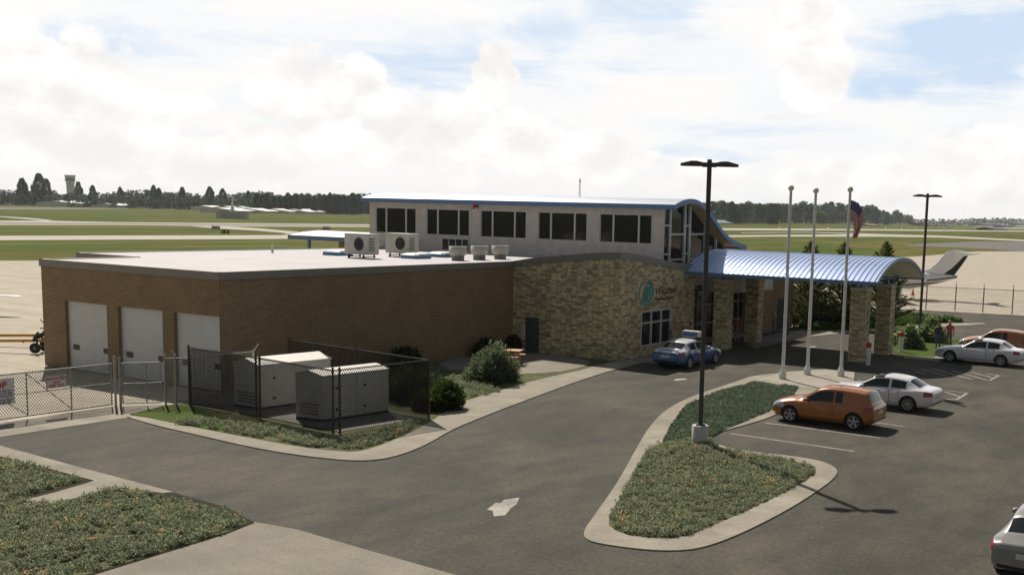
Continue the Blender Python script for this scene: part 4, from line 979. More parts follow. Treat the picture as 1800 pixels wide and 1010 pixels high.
# ---------------------------------------------------------------- cars
SEDAN = dict(L=4.86, fw=.97, rw=3.82, r=.335, glass=[(6, 9), (9, 11)], ws=6, rwin=11, doors=[(6, 9), (9, 10)], roofg=(7, 8), tail=(14, 15), head=(1, 3), st=[
 (0.00, .44, .54, .60, .60, .42), (.06, .30, .62, .70, .77, .52), (.24, .22, .68, .78, .88, .60), (.60, .20, .75, .87, .915, .68), (1.05, .19, .81, .925, .925, .70), (1.40, .19, .84, .955, .925, .70),
 (1.55, .19, .855, .975, .925, .70), (2.28, .19, .885, 1.42, .925, .625), (2.72, .19, .895, 1.46, .925, .625), (2.95, .19, .90, 1.46, .925, .625), (3.44, .20, .91, 1.43, .925, .615), (3.72, .20, .925, 1.375, .925, .60),
 (4.30, .22, .96, 1.03, .915, .63), (4.46, .24, .955, 1.01, .91, .65), (4.72, .28, .93, .985, .87, .63), (4.83, .36, .87, .93, .81, .58), (4.86, .48, .76, .82, .74, .5)])
HATCH = dict(L=4.25, fw=.86, rw=3.48, r=.33, glass=[(6, 9), (9, 10)], ws=6, rwin=12, doors=[(6, 9)], roofg=None, tail=(13, 14), head=(1, 3), st=[
 (0.00, .44, .56, .64, .58, .42), (.06, .28, .67, .76, .74, .52), (.25, .20, .76, .86, .85, .60), (.60, .19, .84, .95, .885, .66), (1.00, .19, .90, 1.01, .89, .68), (1.15, .19, .89, 1.01, .89, .68),
 (1.28, .19, .90, 1.025, .89, .68), (1.95, .19, .91, 1.48, .89, .65), (2.30, .19, .905, 1.55, .89, .655), (2.62, .19, .905, 1.56, .89, .655), (3.02, .20, .915, 1.55, .89, .65), (3.45, .20, .925, 1.525, .89, .645),
 (3.86, .22, .94, 1.47, .885, .635), (4.12, .28, .95, 1.03, .86, .66), (4.21, .34, .91, .97, .83, .60), (4.25, .46, .76, .83, .77, .55)])
def car_surface(S):
    mb = MB(); L = S['L']; rings = []
    for i, (x, zb, zs, zt, w, wr) in enumerate(S['st']):
        cab = S['ws']+1 <= i <= S['rwin']
        half = [(0, zb), (w-.14, zb), (w-.025, zb+.12), (w, (zb+zs)*.5+.03), (w-.025, zs-.06), (w-.075, zs)]
        half += [(wr, zt-.085), (wr*.72, zt-.022), (0, zt)] if cab else [(min(wr, w-.14), zs+(zt-zs)*.62), (wr*.66, zt-.015), (0, zt)]
        ring = [(x-L/2, -yy, z) for yy, z in half]+[(x-L/2, yy, z) for yy, z in half[-2:0:-1]]
        rings.append(ring)
    n = 16; mb.v = [p for r in rings for p in r]; info = []
    for i in range(len(rings)-1):
        for j in range(n):
            k = (j+1) % n; mb.f.append((i*n+j, i*n+k, (i+1)*n+k, (i+1)*n+j)[::-1]); seg = j if j < 8 else 15-j; mb.sm.append(True)
            mb.mi.append(i*8+seg)
    for r0, fl in ((0, False), (len(rings)-1, True)):
        b = r0*n
        for j in range(0, 7):                  # close ends with quads across
            q = (b+j, b+j+1, b+(15-j) if j else b+15, b+(16-j) % 16 if j else b) if j else (b, b+1, b+15)
            mb.f.append(q if not fl else q[::-1]); mb.mi.append(999+r0); mb.sm.append(True)
        q = (b+7, b+8, b+9); mb.f.append(q if not fl else q[::-1]); mb.mi.append(999+r0); mb.sm.append(True)
    me = mb.mesh('car'); me.polygons.foreach_set('material_index', [0]*len(mb.f))
    at = me.attributes.new('zone', 'INT', 'FACE'); at.data.foreach_set('value', mb.mi)
    ce = me.attributes.new('crease_edge', 'FLOAT', 'EDGE'); cr = []
    ws, rw = S['ws'], S['rwin']
    for ed in me.edges:
        a, b = sorted(ed.vertices); ia, ja, ib, jb = a//n, a % n, b//n, b % n; ka, kb = min(ja, 16-ja), min(jb, 16-jb); c = 0
        if ia != ib and ka == kb:                      # lengthwise
            c = {5: .75 if ia >= ws-1 and ib <= rw+1 else .5, 6: .45, 4: .35, 3: .15, 1: .4}.get(ka, 0)
        elif ia == ib and ia in (ws, ws+1, rw, rw+1) and min(ka, kb) >= 5: c = .5 if ia != ws+1 else .3
        cr.append(c)
    ce.data.foreach_set('value', cr)
    bq = bmesh.new(); bq.from_mesh(me); bmesh.ops.recalc_face_normals(bq, faces=bq.faces); bq.to_mesh(me); bq.free()
    return baked(me, [('SUBSURF', dict(levels=3, render_levels=3))])
def pick(me, zones, side=None, shrink=.0, off=.0, name='panel', test=None, erode=0):
    z = [a.value for a in me.attributes['zone'].data]; bm = bmesh.new(); bm.from_mesh(me); bm.faces.ensure_lookup_table()
    kill = []
    for f in bm.faces:
        c = f.calc_center_median(); ok = z[f.index] in zones and (side is None or c.y*side > 0) and (test is None or test(c))
        if not ok: kill.append(f)
    bm.normal_update(); mv = [(v, v.co+v.normal*off) for v in bm.verts]
    for v, p in mv: v.co = p
    bmesh.ops.delete(bm, geom=kill, context='FACES')
    for _ in range(erode):
        bmesh.ops.delete(bm, geom=[f for f in bm.faces if any(v.is_boundary for v in f.verts)], context='FACES')
    new = {}
    for v in bm.verts:
        p = v.co.copy()
        if shrink and v.is_boundary:
            d = Vector((0, 0, 0))
            for e in v.link_edges:
                o = e.other_vert(v)
                if not e.is_boundary: d += (o.co-v.co).normalized()
            if d.length < 1e-6:
                c = v.link_faces[0].calc_center_median(); d = (c-v.co); d = d.normalized()*1.3 if d.length else d
            else: d.normalize()
            p += d*shrink
        new[v] = p
    for v, p in new.items(): v.co = p
    r = bpy.data.meshes.new(name); bm.to_mesh(r); bm.free()
    for a in list(r.attributes):
        if a.name == 'zone': r.attributes.remove(a)
    r.polygons.foreach_set('use_smooth', [True]*len(r.polygons)); return r
WHEELS = {}
def wheel_meshes(r, nsp, wide):
    key = (r, nsp)
    if key in WHEELS: return WHEELS[key]
    mb = MB(); w = .11; mb.lathe([(r*.66, -w), (r*.93, -w), (r, -w*.7), (r, w*.7), (r*.93, w), (r*.66, w), (r*.66, -w)], n=36, axis='y'); ty = mb.mesh('wheel')
    mb = MB()
    mb.lathe([(r*.67, -w*.99), (r*.63, -w*.8), (r*.60, -w*.2), (.02, -w*.15)], n=36, axis='y', mi=1); mb.lathe([(r*.68, -w*1.01), (r*.635, -w*1.03), (r*.62, -w*.8)], n=36, axis='y')
    for k in range(nsp):
        a = 2*math.pi*k/nsp+.3; c, s = math.cos(a), math.sin(a); r0, r1 = r*.10, r*.64; w0, w1 = wide*.55, wide; y0, y1 = -w*.78, -w*.92
        def pt(rr, t, y): return (c*rr-s*t, y, s*rr+c*t)
        mb.face([pt(r0, -w0, y0), pt(r1, -w1, y1), pt(r1, w1, y1), pt(r0, w0, y0)])
        for sg in (-1, 1): mb.face([pt(r0, sg*w0, y0), pt(r1, sg*w1, y1), pt(r1, sg*w1, y1+.05), pt(r0, sg*w0, y0+.05)])
    mb.lathe([(.075, -w*.4), (.07, -w*.85), (.01, -w*.9)], n=14, axis='y'); ri = mb.mesh('rim')
    WHEELS[key] = (ty, ri); return WHEELS[key]
def make_car(name, label, S, paint, loc, rz, group=None, nsp=8, wide=.026, taxi=False):
    t = thing(name, label, 'car', loc, rz, group); L = S['L']; src = car_surface(S); n = len(S['st'])
    def Z(i0, i1, segs): return {i*8+s for i in range(i0, i1) for s in segs}
    # body with round wheel arches cut out
    body = src.copy(); body.attributes.remove(body.attributes['zone']); bo = bpy.data.objects.new('tmpb', body); COL.objects.link(bo)
    ra = S['r']+.055; mb = MB(); wy = S['st'][5][4]
    for xw in (S['fw'], S['rw']):
        for sd in (-1, 1):
            y0, y1 = sorted((sd*(wy-.34), sd*(wy+.2))); nn = 32; b = len(mb.v)
            for yy in (y0, y1): mb.v += [(xw-L/2+ra*math.cos(2*math.pi*k/nn), yy, S['r']-.01+ra*math.sin(2*math.pi*k/nn)) for k in range(nn)]
            for k in range(nn): mb.f.append((b+k, b+(k+1) % nn, b+nn+(k+1) % nn, b+nn+k)[::-1]); mb.mi.append(0); mb.sm.append(False)
            mb.f.append(tuple(range(b, b+nn))); mb.f.append(tuple(range(b+nn, b+2*nn))[::-1]); mb.mi += [0, 0]; mb.sm += [False, False]
    cm = mb.mesh('cut'); bmm = bmesh.new(); bmm.from_mesh(cm); bmesh.ops.recalc_face_normals(bmm, faces=bmm.faces); bmm.to_mesh(cm); bmm.free()
    b2 = bmesh.new(); b2.from_mesh(body); bmesh.ops.recalc_face_normals(b2, faces=b2.faces); b2.to_mesh(body); b2.free()
    co = bpy.data.objects.new('tmpc', cm); COL.objects.link(co)
    m = bo.modifiers.new('b', 'BOOLEAN'); m.operation = 'DIFFERENCE'; m.object = co; m.solver = 'EXACT'
    dg = bpy.context.evaluated_depsgraph_get(); dg.update(); bm_ = bpy.data.meshes.new_from_object(bo.evaluated_get(dg)); bpy.data.objects.remove(bo); bpy.data.objects.remove(co)
    bm_.name = 'body'; bm_.materials.clear(); mi = []
    for p in bm_.polygons:
        c = p.center; k = 0
        for xw in (S['fw'], S['rw']):
            d = math.hypot(c.x-(xw-L/2), c.z-S['r']+.01)
            if d < ra+.004 and abs(p.normal.y) < .5 and abs(d-ra) < .012 or (d < ra-.004 and abs(c.y) < wy-.3): k = 1
        if c.z < .235 and abs(p.normal.z) > .8: k = 1
        mi.append(k)
    body_o = put('body', bm_, [paint, 'gear_dark'], t); bm_.polygons.foreach_set('material_index', mi); bm_.polygons.foreach_set('use_smooth', [True]*len(mi))
    # dark shut lines behind the doors, then the door skins
    for sd in (-1, 1):
        for a, b in S['doors']:
            zs = Z(a, b, (2, 3, 4)); g = put('door_gap', pick(src, zs, sd, -.002, .003, 'door_gap'), 'grille_black', t)
            d = put('door', pick(src, zs, sd, .011, .007, 'door'), paint, t)
            xh = S['st'][b][0]-L/2-.22; zh = S['st'][b][2]-.12; yh = sd*(S['st'][b][4]+.004)
            mb = MB(); mb.bar((xh-.09, yh, zh), (xh+.09, yh, zh), .035, .03); part('handle', mb, paint, d, world=False, bevel=.01)
        for a, b in S['glass']:
            put('side_window', pick(src, Z(a, b, (5,)), sd, .008, .007, 'side_window', None, 1), 'car_glass', t)
        tz = Z(S['tail'][0]-1, S['tail'][1], (3, 4)); zt = S['st'][S['tail'][0]][2]
        put('tail_light', pick(src, tz, sd, .004, .007, 'tail_light', lambda c: zt-.22 < c.z < zt-.02 and abs(c.y) > .56), 'tail_red', t)
        hz = Z(S['head'][0], S['head'][1], (3, 4, 5)); zh = S['st'][2][2]
        put('headlight', pick(src, hz, sd, .004, .007, 'headlight', lambda c: zh-.17 < c.z < zh+.04 and abs(c.y) > .38), 'head_glass', t)
        xm = S['st'][S['ws']][0]-L/2+.28; ym = S['st'][S['ws']][4]; zm = S['st'][S['ws']][3]-.02
        mb = MB(); mb.lathe([(.004, -.09), (.06, -.085), (.085, -.03), (.08, .05), (.004, .06)], (0, 0, 0), 10, axis='x'); mb.bar((.02, -.0, -.02), (.02, -sd*.14, -.07), .05, .03)
        mb.v = [(xm+x, sd*(ym+.02)+y*1.15, zm+z*.8) for x, y, z in mb.v]; part('mirror', mb, paint, t, world=False)
    put('windscreen', pick(src, Z(S['ws'], S['ws']+1, (6, 7)), None, .0, .007, 'windscreen', None, 1), 'car_glass', t)
    put('rear_window', pick(src, Z(S['rwin'], S['rwin']+1, (6, 7)), None, .0, .007, 'rear_window', None, 1), 'car_glass', t)
    if S['roofg']: put('glass_roof', pick(src, Z(S['roofg'][0], S['roofg'][1], (6, 7)), None, .0, .006, 'glass_roof'), 'car_glass', t)
    xr = L/2; zp = S['st'][n-1][2]-(.02 if S is SEDAN else .0)
    mb = MB(); mb.box(xr-.03, xr+.012, -.26, .26, zp-.12, zp); part('licence_plate', mb, 'plate', t, world=False)
    mb = MB(); mb.box(-L/2-.004, -L/2+.1, -.42, .42, .50, .56); mb.box(-L/2+.02, -L/2+.16, -.6, .6, .33, .40); part('grille', mb, 'grille_black', t, world=False)
    mb = MB(); mb.box(xr-.16, xr-.012, -.66, .66, .36, .44); part('bumper_insert', mb, 'grille_black', t, world=False)
    ty, ri = wheel_meshes(S['r'], nsp, wide)
    for xw in (S['fw'], S['rw']):
        for sd in (-1, 1):
            w = put('wheel', ty if not ty.materials else ty, [] if ty.materials else 'tyre', t); w.location = (xw-L/2, sd*(wy-.125), S['r']); w.rotation_euler = (0, 0, 0 if sd < 0 else math.pi)
            put('rim', ri, [] if ri.materials else ['alloy', 'grille_black'], w)
    if taxi:
        zr_ = 1.455; mb = MB(); mb.box(-.75, .1, -.42, .42, zr_+.0, zr_+.05); part('roof_rack', mb, 'gear_dark', t, world=False)
        mb = MB(); q = [(-.55, .05), (-.05, .05), (-.12, .34), (-.48, .34)]
        for yy, s in ((-.5, 1), (.5, -1)):
            f = [(x-.05, yy, zr_+z) for x, z in q]; mb.face(f if s > 0 else f[::-1])
        for i in range(4):
            a, b = q[i], q[(i+1) % 4]; mb.face([(a[0]-.05, -.5, zr_+a[1]), (a[0]-.05, .5, zr_+a[1]), (b[0]-.05, .5, zr_+b[1]), (b[0]-.05, -.5, zr_+b[1])])
        rs = part('roof_sign', mb, 'pole_white', t, world=False)
        mb = MB(); a, b = q[1], q[2]
        mb.face([(-.092, -.44, zr_+.07), (-.092, .44, zr_+.07), (-.15, .44, zr_+.30), (-.15, -.44, zr_+.30)]); mb.v = [(x+.0, y, z) for x, y, z in mb.v]
        for p_ in range(len(mb.v)): x, y_, z = mb.v[p_]; mb.v[p_] = (-.10-.07*(z-zr_-.05)/.29+.004, y_, z)
        part('sign_panel', mb, 'roof_blue', rs, world=False)
        mb = MB(); mb.box(L/2-.25, L/2-.13, -.7, .7, 1.0, 1.03); part('boot_spoiler', mb, 'paint_taxi', t, world=False)
    return t
ORANGE_G, WHITE_G = 'orange hatchbacks parked in the lot', 'white saloons parked in the lot'
make_car('parked_hatchback', 'metallic orange hatchback parked at the near island beside a white saloon', HATCH, 'paint_orange', (-15.78, 41.3, 0), 0, ORANGE_G, 5, .05)
make_car('parked_hatchback', 'orange hatchback cut by the photo edge behind the far white saloon', HATCH, 'paint_orange', (-16.25, 70.4, 0), 0, ORANGE_G, 5, .05)
make_car('parked_saloon', 'white saloon parked between the orange hatchback and the flagpoles', SEDAN, 'paint_white', (-15.42, 46.75, 0), 0, WHITE_G)
make_car('parked_saloon', 'white saloon parked next to the two standing people and green shrubs', SEDAN, 'paint_white', (-15.85, 65.0, 0), 0, WHITE_G)
make_car('parked_saloon', 'silver grey saloon showing only its tail in the bottom right photo corner', SEDAN, 'paint_silver', (-4.78, 27.55, 0), R_(-90))
make_car('taxi', 'blue and white taxi with a roof advert pulled up at the stone wall', SEDAN, 'paint_taxi', (-28.22, 52.75, 0), R_(-91), None, 9, .024, True)
# ---------------------------------------------------------------- business jet and light aircraft
def at_depth(x, y, Z): p = CO+ray(x, y)/CF*Z; return Vector(p)
def mk_livery():
    t = NT('jet_livery'); sp = t.add('ShaderNodeSeparateXYZ'); t.link(t.obj(), sp.inputs[0]); x, z = sp.outputs[0], sp.outputs[2]
    xm = t.math('MAXIMUM', t.math('ADD', x, 7.0), 0.0); zc = t.math('SUBTRACT', z, t.math('MULTIPLY', t.math('MULTIPLY', xm, xm), .0128))
    a = t.math('LESS_THAN', t.math('ABSOLUTE', t.math('SUBTRACT', zc, 1.46)), .065); b = t.math('LESS_THAN', t.math('ABSOLUTE', t.math('SUBTRACT', zc, 1.80)), .075)
    t.color(t.mix(t.math('MAXIMUM', a, b), (.80, .80, .79), (.02, .018, .016))); t.set(Roughness=.22, Coat_Weight=.4)
mk_livery()
jp = at_depth(1682, 483, 115); jd = Vector((.92, .39, 0)).normalized()
JT = thing('business_jet', 'white business jet with dark stripes and tall T-tail parked behind the ramp fence', 'aircraft', (jp.x, jp.y, -.04), math.atan2(jd.y, jd.x))
mb = MB(); rows = []
for x, z, ry, rz_ in [(0.05, 2.42, .05, .09), (0, 2.42, .13, .17), (-1.2, 2.28, .42, .40), (-3, 2.08, .78, .72), (-5, 1.92, 1.02, .98), (-8, 1.85, 1.1, 1.08), (-12, 1.85, 1.1, 1.1), (-14, 1.78, .95, .92), (-15.5, 1.6, .6, .55), (-16.3, 1.48, .2, .2), (-16.5, 1.46, .02, .02)]:
    rows.append([(x, ry*math.cos(2*math.pi*k/28), z+rz_*math.sin(2*math.pi*k/28)) for k in range(28)])
mb.grid(rows, 0, True, True); part('fuselage', mb, 'jet_livery', JT, world=False)
def slab_xz(mb, pts, th, tip=.4):
    n = len(pts); zmn = min(p[1] for p in pts); zmx = max(p[1] for p in pts)
    def h(p): return th*(1-(1-tip)*(p[1]-zmn)/(zmx-zmn))
    mb.face([(x, -h((x, z)), z) for x, z in pts]); mb.face([(x, h((x, z)), z) for x, z in pts[::-1]])
    for i in range(n):
        a, b = pts[i], pts[(i+1) % n]; mb.face([(a[0], -h(a), a[1]), (a[0], h(a), a[1]), (b[0], h(b), b[1]), (b[0], -h(b), b[1])])
mb = MB(); slab_xz(mb, [(-4.6, 2.85), (-3.4, 2.95), (-2.8, 3.15), (-2.2, 3.65), (-1.45, 4.6), (-1.1, 4.98), (-.5, 5.15), (.3, 5.12), (1.9, 4.88), (1.95, 4.8), (.55, 4.55), (.1, 4.0), (-.5, 3.35), (-1.6, 2.55), (-3, 2.4)], .13); part('tail_fin', mb, 'jet_white', JT, world=False)
mb = MB(); slab_xz(mb, [(-1.58, 2.5), (-.49, 3.34), (.1, 3.98), (.55, 4.54), (1.0, 4.6), (.4, 3.6), (-.2, 2.7), (-.35, 2.45)], .11); part('rudder', mb, 'jet_stripe', JT, world=False)
mb = MB()
for s in (-1, 1):
    q = [(-.6, 0), (.9, 0), (1.7, s*2.7), (1.0, s*2.7)]; mb.face([(x, y, 4.86) for x, y in q]); mb.face([(x, y, 4.94) for x, y in q[::-1]])
    for i in range(4):
        a, b = q[i], q[(i+1) % 4]; mb.face([(*a, 4.86), (*b, 4.86), (*b, 4.94), (*a, 4.94)])
part('tailplane', mb, 'jet_white', JT, world=False)
for s in (-1, 1):
    mb = MB(); mb.lathe([(.3, -5.6), (.52, -5.4), (.55, -4.3), (.36, -3.2), (.05, -3.2)], (0, s*1.65, 2.35), 20, axis='x'); part('engine', mb, 'jet_white', JT, world=False)
    mb = MB(); q = [(-9.5, s*.8), (-6.3, s*.8), (-5.2, s*8.2), (-6.1, s*8.2)]; mb.face([(x, y, 1.15+.04*abs(y)) for x, y in q]); mb.face([(x, y, 1.02+.05*abs(y)) for x, y in q[::-1]])
    for i in range(4):
        a, b = q[i], q[(i+1) % 4]; mb.face([(*a, 1.02+.05*abs(a[1])), (*b, 1.02+.05*abs(b[1])), (*b, 1.15+.04*abs(b[1])), (*a, 1.15+.04*abs(a[1]))])
    part('wing', mb, 'jet_white', JT, world=False)
    mb = MB(); mb.bar((-7.4, s*1.3, 0.3), (-7.4, s*1.3, 1.3), .12); mb.lathe([(.1, -.1), (.3, -.1), (.32, 0), (.3, .1), (.1, .1)], (-7.4, s*1.3, .32), 16, axis='y'); part('main_gear', mb, 'tyre', JT, world=False)
mb = MB(); mb.bar((-14, 0, .3), (-14, 0, 1.2), .1); mb.lathe([(.08, -.08), (.24, -.08), (.25, 0), (.24, .08), (.08, .08)], (-14, 0, .25), 16, axis='y'); part('nose_gear', mb, 'tyre', JT, world=False)
# wing tip reaching in from the left
wt = G(38, 557); wh = 1.35; wx, wy_ = wt.x-.953*wh*.837, wt.y+.953*wh*.547
LA = thing('light_aircraft', 'parked low-wing aircraft of which only the white wing tip shows at the left photo edge', 'aircraft', (wx, wy_, -.04), math.atan2(.51, .86))
mb = MB(); rows = []
for x, c, yo in [(-.0, .02, .05), (-.12, .3, 0), (-.5, .62, -.03), (-1.2, .85, -.05), (-6.5, 1.75, -.3)]:
    rows.append([(x, yo-c*.5+c*u, wh+(.0-.012*x*0)+.12*c*math.sin(math.pi*u)**.8*.6) for u in np.linspace(0, 1, 9)]+[(x, yo-c*.5+c*u, wh-.04*c*math.sin(math.pi*u)) for u in np.linspace(1, 0, 9)[1:-1]])
mb.grid(rows, 0, True, True)
part('wing', mb, 'jet_white', LA, world=False)
mb = MB(); rows = []
for y, z, r in [(-4.6, 1.6, .06), (-4.3, 1.6, .35), (-2.5, 1.75, .6), (0, 1.85, .65), (3, 1.9, .3), (5, 2.0, .08)]: rows.append([(-7+r*math.cos(2*math.pi*k/20), y, z+r*math.sin(2*math.pi*k/20)) for k in range(20)])
mb.grid(rows, 0, True, True); part('fuselage', mb, 'jet_white', LA, world=False)
for dx, dy in ((-8.2, -.3), (-5.8, -.3), (-7, -3.6)):
    mb = MB(); mb.bar((dx, dy, .25), (dx, dy, 1.4), .08); mb.lathe([(.05, -.07), (.25, -.07), (.25, .07), (.05, .07)], (dx, dy, .25), 14, axis='x'); part('landing_gear', mb, 'tyre', LA, world=False)
# ---------------------------------------------------------------- people
plain('skin', (.42, .25, .17), .6, var=.04)
PCOL = {}
def pm(c):
    k = 'cloth_%02d%02d%02d' % tuple(int(v*99) for v in c)
    if k not in M: plain(k, c, .85, var=.08)
    return k
def person(label, x, y, rz, h, shirt, pants, hair, armL, armR, sleeve=True, long_hair=False, lean=0.0, stride=.0, z=0.0, group=None):
    t = thing('person', label, 'person', (x, y, z), rz, group); s = h/1.75
    V, E, Rr, B = [], [], [], []
    def v(p, r): V.append(Vector(p)*s); Rr.append(r*s); return len(V)-1
    def e(a, b, m): E.append((a, b)); B.append((a, b, m))
    pel = v((0, 0, .96), (.15)); sp = v((0, lean*.3, 1.13), .125); ch = v((0, lean, 1.33), .155); nk = v((0, lean+.01, 1.475), .06); hd = v((0, lean+.035, 1.575), .085); tp = v((0, lean+.02, 1.685), .078)
    e(pel, sp, 0); e(sp, ch, 0); e(ch, nk, 0); e(nk, hd, 2); e(hd, tp, 2)
    ns = v((0, lean+.135, 1.585), .016); e(hd, ns, 2)
    for sg in (-1, 1):
        hp = v((sg*.095, 0, .88), .10); kn = v((sg*.105, .03+sg*stride*.4, .49), .066); an = v((sg*.11, -.02+sg*stride, .10), .046); to = v((sg*.125, .13+sg*stride, .04), .035)
        e(pel, hp, 1); e(hp, kn, 1); e(kn, an, 1); e(an, to, 3)
        el, wr = (armL if sg < 0 else armR); sh = v((sg*.195, lean, 1.405), .062); el_ = v((sg*el[0], el[1]+lean, el[2]), .044); wr_ = v((sg*wr[0], wr[1]+lean, wr[2]), .030)
        e(ch, sh, 0); e(sh, el_, 0 if sleeve else 2); e(el_, wr_, 2)
        d = (V[wr_]-V[el_]).normalized(); si = d.cross(Vector((0, 1, .3))).normalized(); pa = v(tuple((V[wr_]+d*.055*s)/s), .032); e(wr_, pa, 2); nn = d.cross(si)
        for q, ln in ((-.03, .055), (-.01, .075), (.011, .07), (.031, .055)):
            k1 = v(tuple((V[pa]+(d*.045+si*q)*s)/s), .0095); k2 = v(tuple((V[pa]+(d*(.045+ln*.6)+si*q*1.1+nn*.018)*s)/s), .0085); e(pa, k1, 2); e(k1, k2, 2)
        th = v(tuple((V[wr_]+(d*.05+si*.05)*s)/s), .011); e(wr_, th, 2)
    me = bpy.data.meshes.new('person'); me.from_pydata([tuple(p) for p in V], E, []); o = bpy.data.objects.new('tmp', me); COL.objects.link(o)
    m = o.modifiers.new('skin', 'SKIN'); m.use_smooth_shade = True
    sv = me.skin_vertices[0].data
    for i, r in enumerate(Rr): sv[i].radius = (r*(1.18 if i in (1, 2, 0) else 1), r*(.78 if i in (0, 1, 2) else 1)); sv[i].use_root = (i == 0)
    o.modifiers.new('sub', 'SUBSURF').levels = 1
    o.modifiers['sub'].render_levels = 1
    dg = bpy.context.evaluated_depsgraph_get(); dg.update(); r = bpy.data.meshes.new_from_object(o.evaluated_get(dg)); bpy.data.objects.remove(o); r.materials.clear()
    mi = []
    for p in r.polygons:
        c = p.center; best = (9, 0)
        for a, b, mm in B:
            A, D = V[a], V[b]-V[a]; u = max(0, min(1, (c-A).dot(D)/max(D.dot(D), 1e-9))); dd = (c-A-D*u).length-(Rr[a]*(1-u)+Rr[b]*u)
            if dd < best[0]: best = (dd, mm)
        mm = best[1]
        if mm == 0 and c.z < .93*s and abs(c.x) < .2*s: mm = 1
        mi.append(mm)
    put('body', r, [pm(shirt), pm(pants), 'skin', 'dark_rubber'], t); r.polygons.foreach_set('material_index', mi); r.polygons.foreach_set('use_smooth', [True]*len(mi))
    mb = MB(); rows = []
    for a in np.linspace(.02, 1.75 if not long_hair else 1.95, 8): rows.append([(.094*s*math.sin(a)*math.cos(b), (lean+.02)*s+.108*s*math.sin(a)*math.sin(b)-(.016*s), 1.63*s+.128*s*math.cos(a)+(.05*s*max(0, math.sin(b))*(a > 1.0))) for b in np.linspace(0, 2*math.pi, 15)[:-1]])
    mb.grid(rows, 0, True, True)
    if long_hair: mb.tube([(0, (lean-.06)*s, 1.62*s), (0, (lean-.09)*s, 1.5*s), (0, (lean-.08)*s, 1.38*s)], [.08*s, .075*s, .03*s], 8)
    part('hair', mb, pm(hair), t, world=False); return t
down = ((.27, 0, 1.13), (.28, .06, .88)); talk = ((.26, .04, 1.15), (.16, .28, 1.28)); chest = ((.27, .06, 1.13), (.06, .22, 1.2)); wave = ((.3, .1, 1.25), (.2, .28, 1.42))
person('person with fair hair in a grey top gesturing in front of the stone-wall window', -32.3+.95, 56.4, R_(-40), 1.66, (.23, .22, .22), (.28, .26, .24), (.42, .27, .11), down, talk, False, True)
person('person with dark hair in a tan top with hands raised behind the taxi', -31.1, 58.3, R_(120), 1.68, (.24, .19, .11), (.10, .09, .08), (.06, .04, .03), wave, wave)
person('person in a red shirt and tan trousers standing between the entrance pillars', -30.7, 63.85, R_(-150), 1.74, (.36, .075, .055), (.26, .19, .11), (.30, .17, .09), down, down)
person('person in a pink top and blue jeans by the far brick wall', -31.25, 70.6, R_(-60), 1.64, (.50, .26, .25), (.11, .15, .24), (.45, .28, .12), chest, wave, False, True)
person('person in a brown shirt partly hidden behind the nearest flagpole', -30.15, 70.6, R_(100), 1.70, (.17, .125, .065), (.12, .095, .065), (.05, .035, .02), down, down)
person('person in a dark green top and blue trousers standing with back turned by the shrubs', -19.75, 70.2, R_(30), 1.66, (.035, .045, .035), (.06, .09, .16), (.06, .035, .02), down, talk)
person('person in a red shirt standing by the shrubs, taller of the two', -19.25, 70.9, R_(35), 1.80, (.35, .085, .06), (.15, .13, .11), (.40, .26, .15), down, down)
# ---------------------------------------------------------------- planting
def ground_cover(name, label, poly, dens, seed, mat='leaf_ground', size=.036, h=.165, flower=.034, holes=.38, kz_=.05):
    rng = np.random.default_rng(seed); P = in_poly(poly, dens, rng)
    f = np.sin(P[:, 0]*2.1+1.3*np.sin(P[:, 1]*1.7+seed))+np.sin(P[:, 1]*2.6+1.1*np.sin(P[:, 0]*2.3)); P = P[(f+rng.normal(size=len(P))*.9) > -2+holes*3.2]
    nl = 64; ext = (.5+.9*rng.random(len(P)))*(1+.35*np.sin(P[:, 0]*1.1+seed)*np.sin(P[:, 1]*.9+2*seed)); C = np.repeat(P, nl, 0); E_ = np.repeat(ext, nl)
    th = rng.random(len(C))*2*np.pi; r = np.sqrt(rng.random(len(C)))*.17*E_; z = (1-(r/(.17*E_+1e-6))**2)*h*E_*(.35+.65*rng.random(len(C)))
    X = np.stack([C[:, 0]+r*np.cos(th), C[:, 1]+r*np.sin(th), kz_+z], 1)
    ok = inside(X[:, :2], poly); cl = np.repeat(rng.random(len(P)) < flower, nl)
    D = np.stack([np.cos(th)*.5, np.sin(th)*.5, np.full(len(th), .8)], 1)
    V = leaf_arrays(X[ok], size, rng, .3, 1.8, D[ok]); me = quads_mesh(name, V)
    o = put(name, me, [mat, 'leaf_flower']); top = (z[ok] > h*.3*1)
    me.polygons.foreach_set('material_index', (cl[ok] & top).astype(np.int32)); o['kind'] = 'stuff'; o['label'] = label; return o
ground_cover('ground_cover', 'low grey-green ground cover with orange tips in the near island', bedB, 34, 1, holes=.22, kz_=kz)
ground_cover('ground_cover', 'low grey-green ground cover with orange tips in the bottom left bed', bed2, 34, 2, holes=.16)
ground_cover('ground_cover', 'low green ground cover in the small left bed', bed1, 30, 3, holes=.26)
ground_cover('ground_cover', 'low dark blue-green ground cover in the far half of the island', bedA, 40, 9, 'leaf_turf', .04, .07, 0, .1, kz+.012)
gcp = GP([(300, 748), (340, 738), (420, 742), (470, 752), (560, 766), (610, 772), (700, 748), (748, 740), (708, 765), (668, 781), (636, 790), (612, 792), (540, 786), (450, 770), (340, 750)])
ground_cover('ground_cover', 'grey-green ground cover along the kerb below the generator fence', gcp, 36, 4, flower=.012, holes=.15)
gcp2 = GP([(765, 672), (790, 664), (830, 658), (850, 672), (880, 690), (850, 697), (820, 702), (800, 705), (785, 690)])
ground_cover('ground_cover', 'sparse pale ground cover beside the round shrub', gcp2, 30, 5, flower=.0, holes=.6)
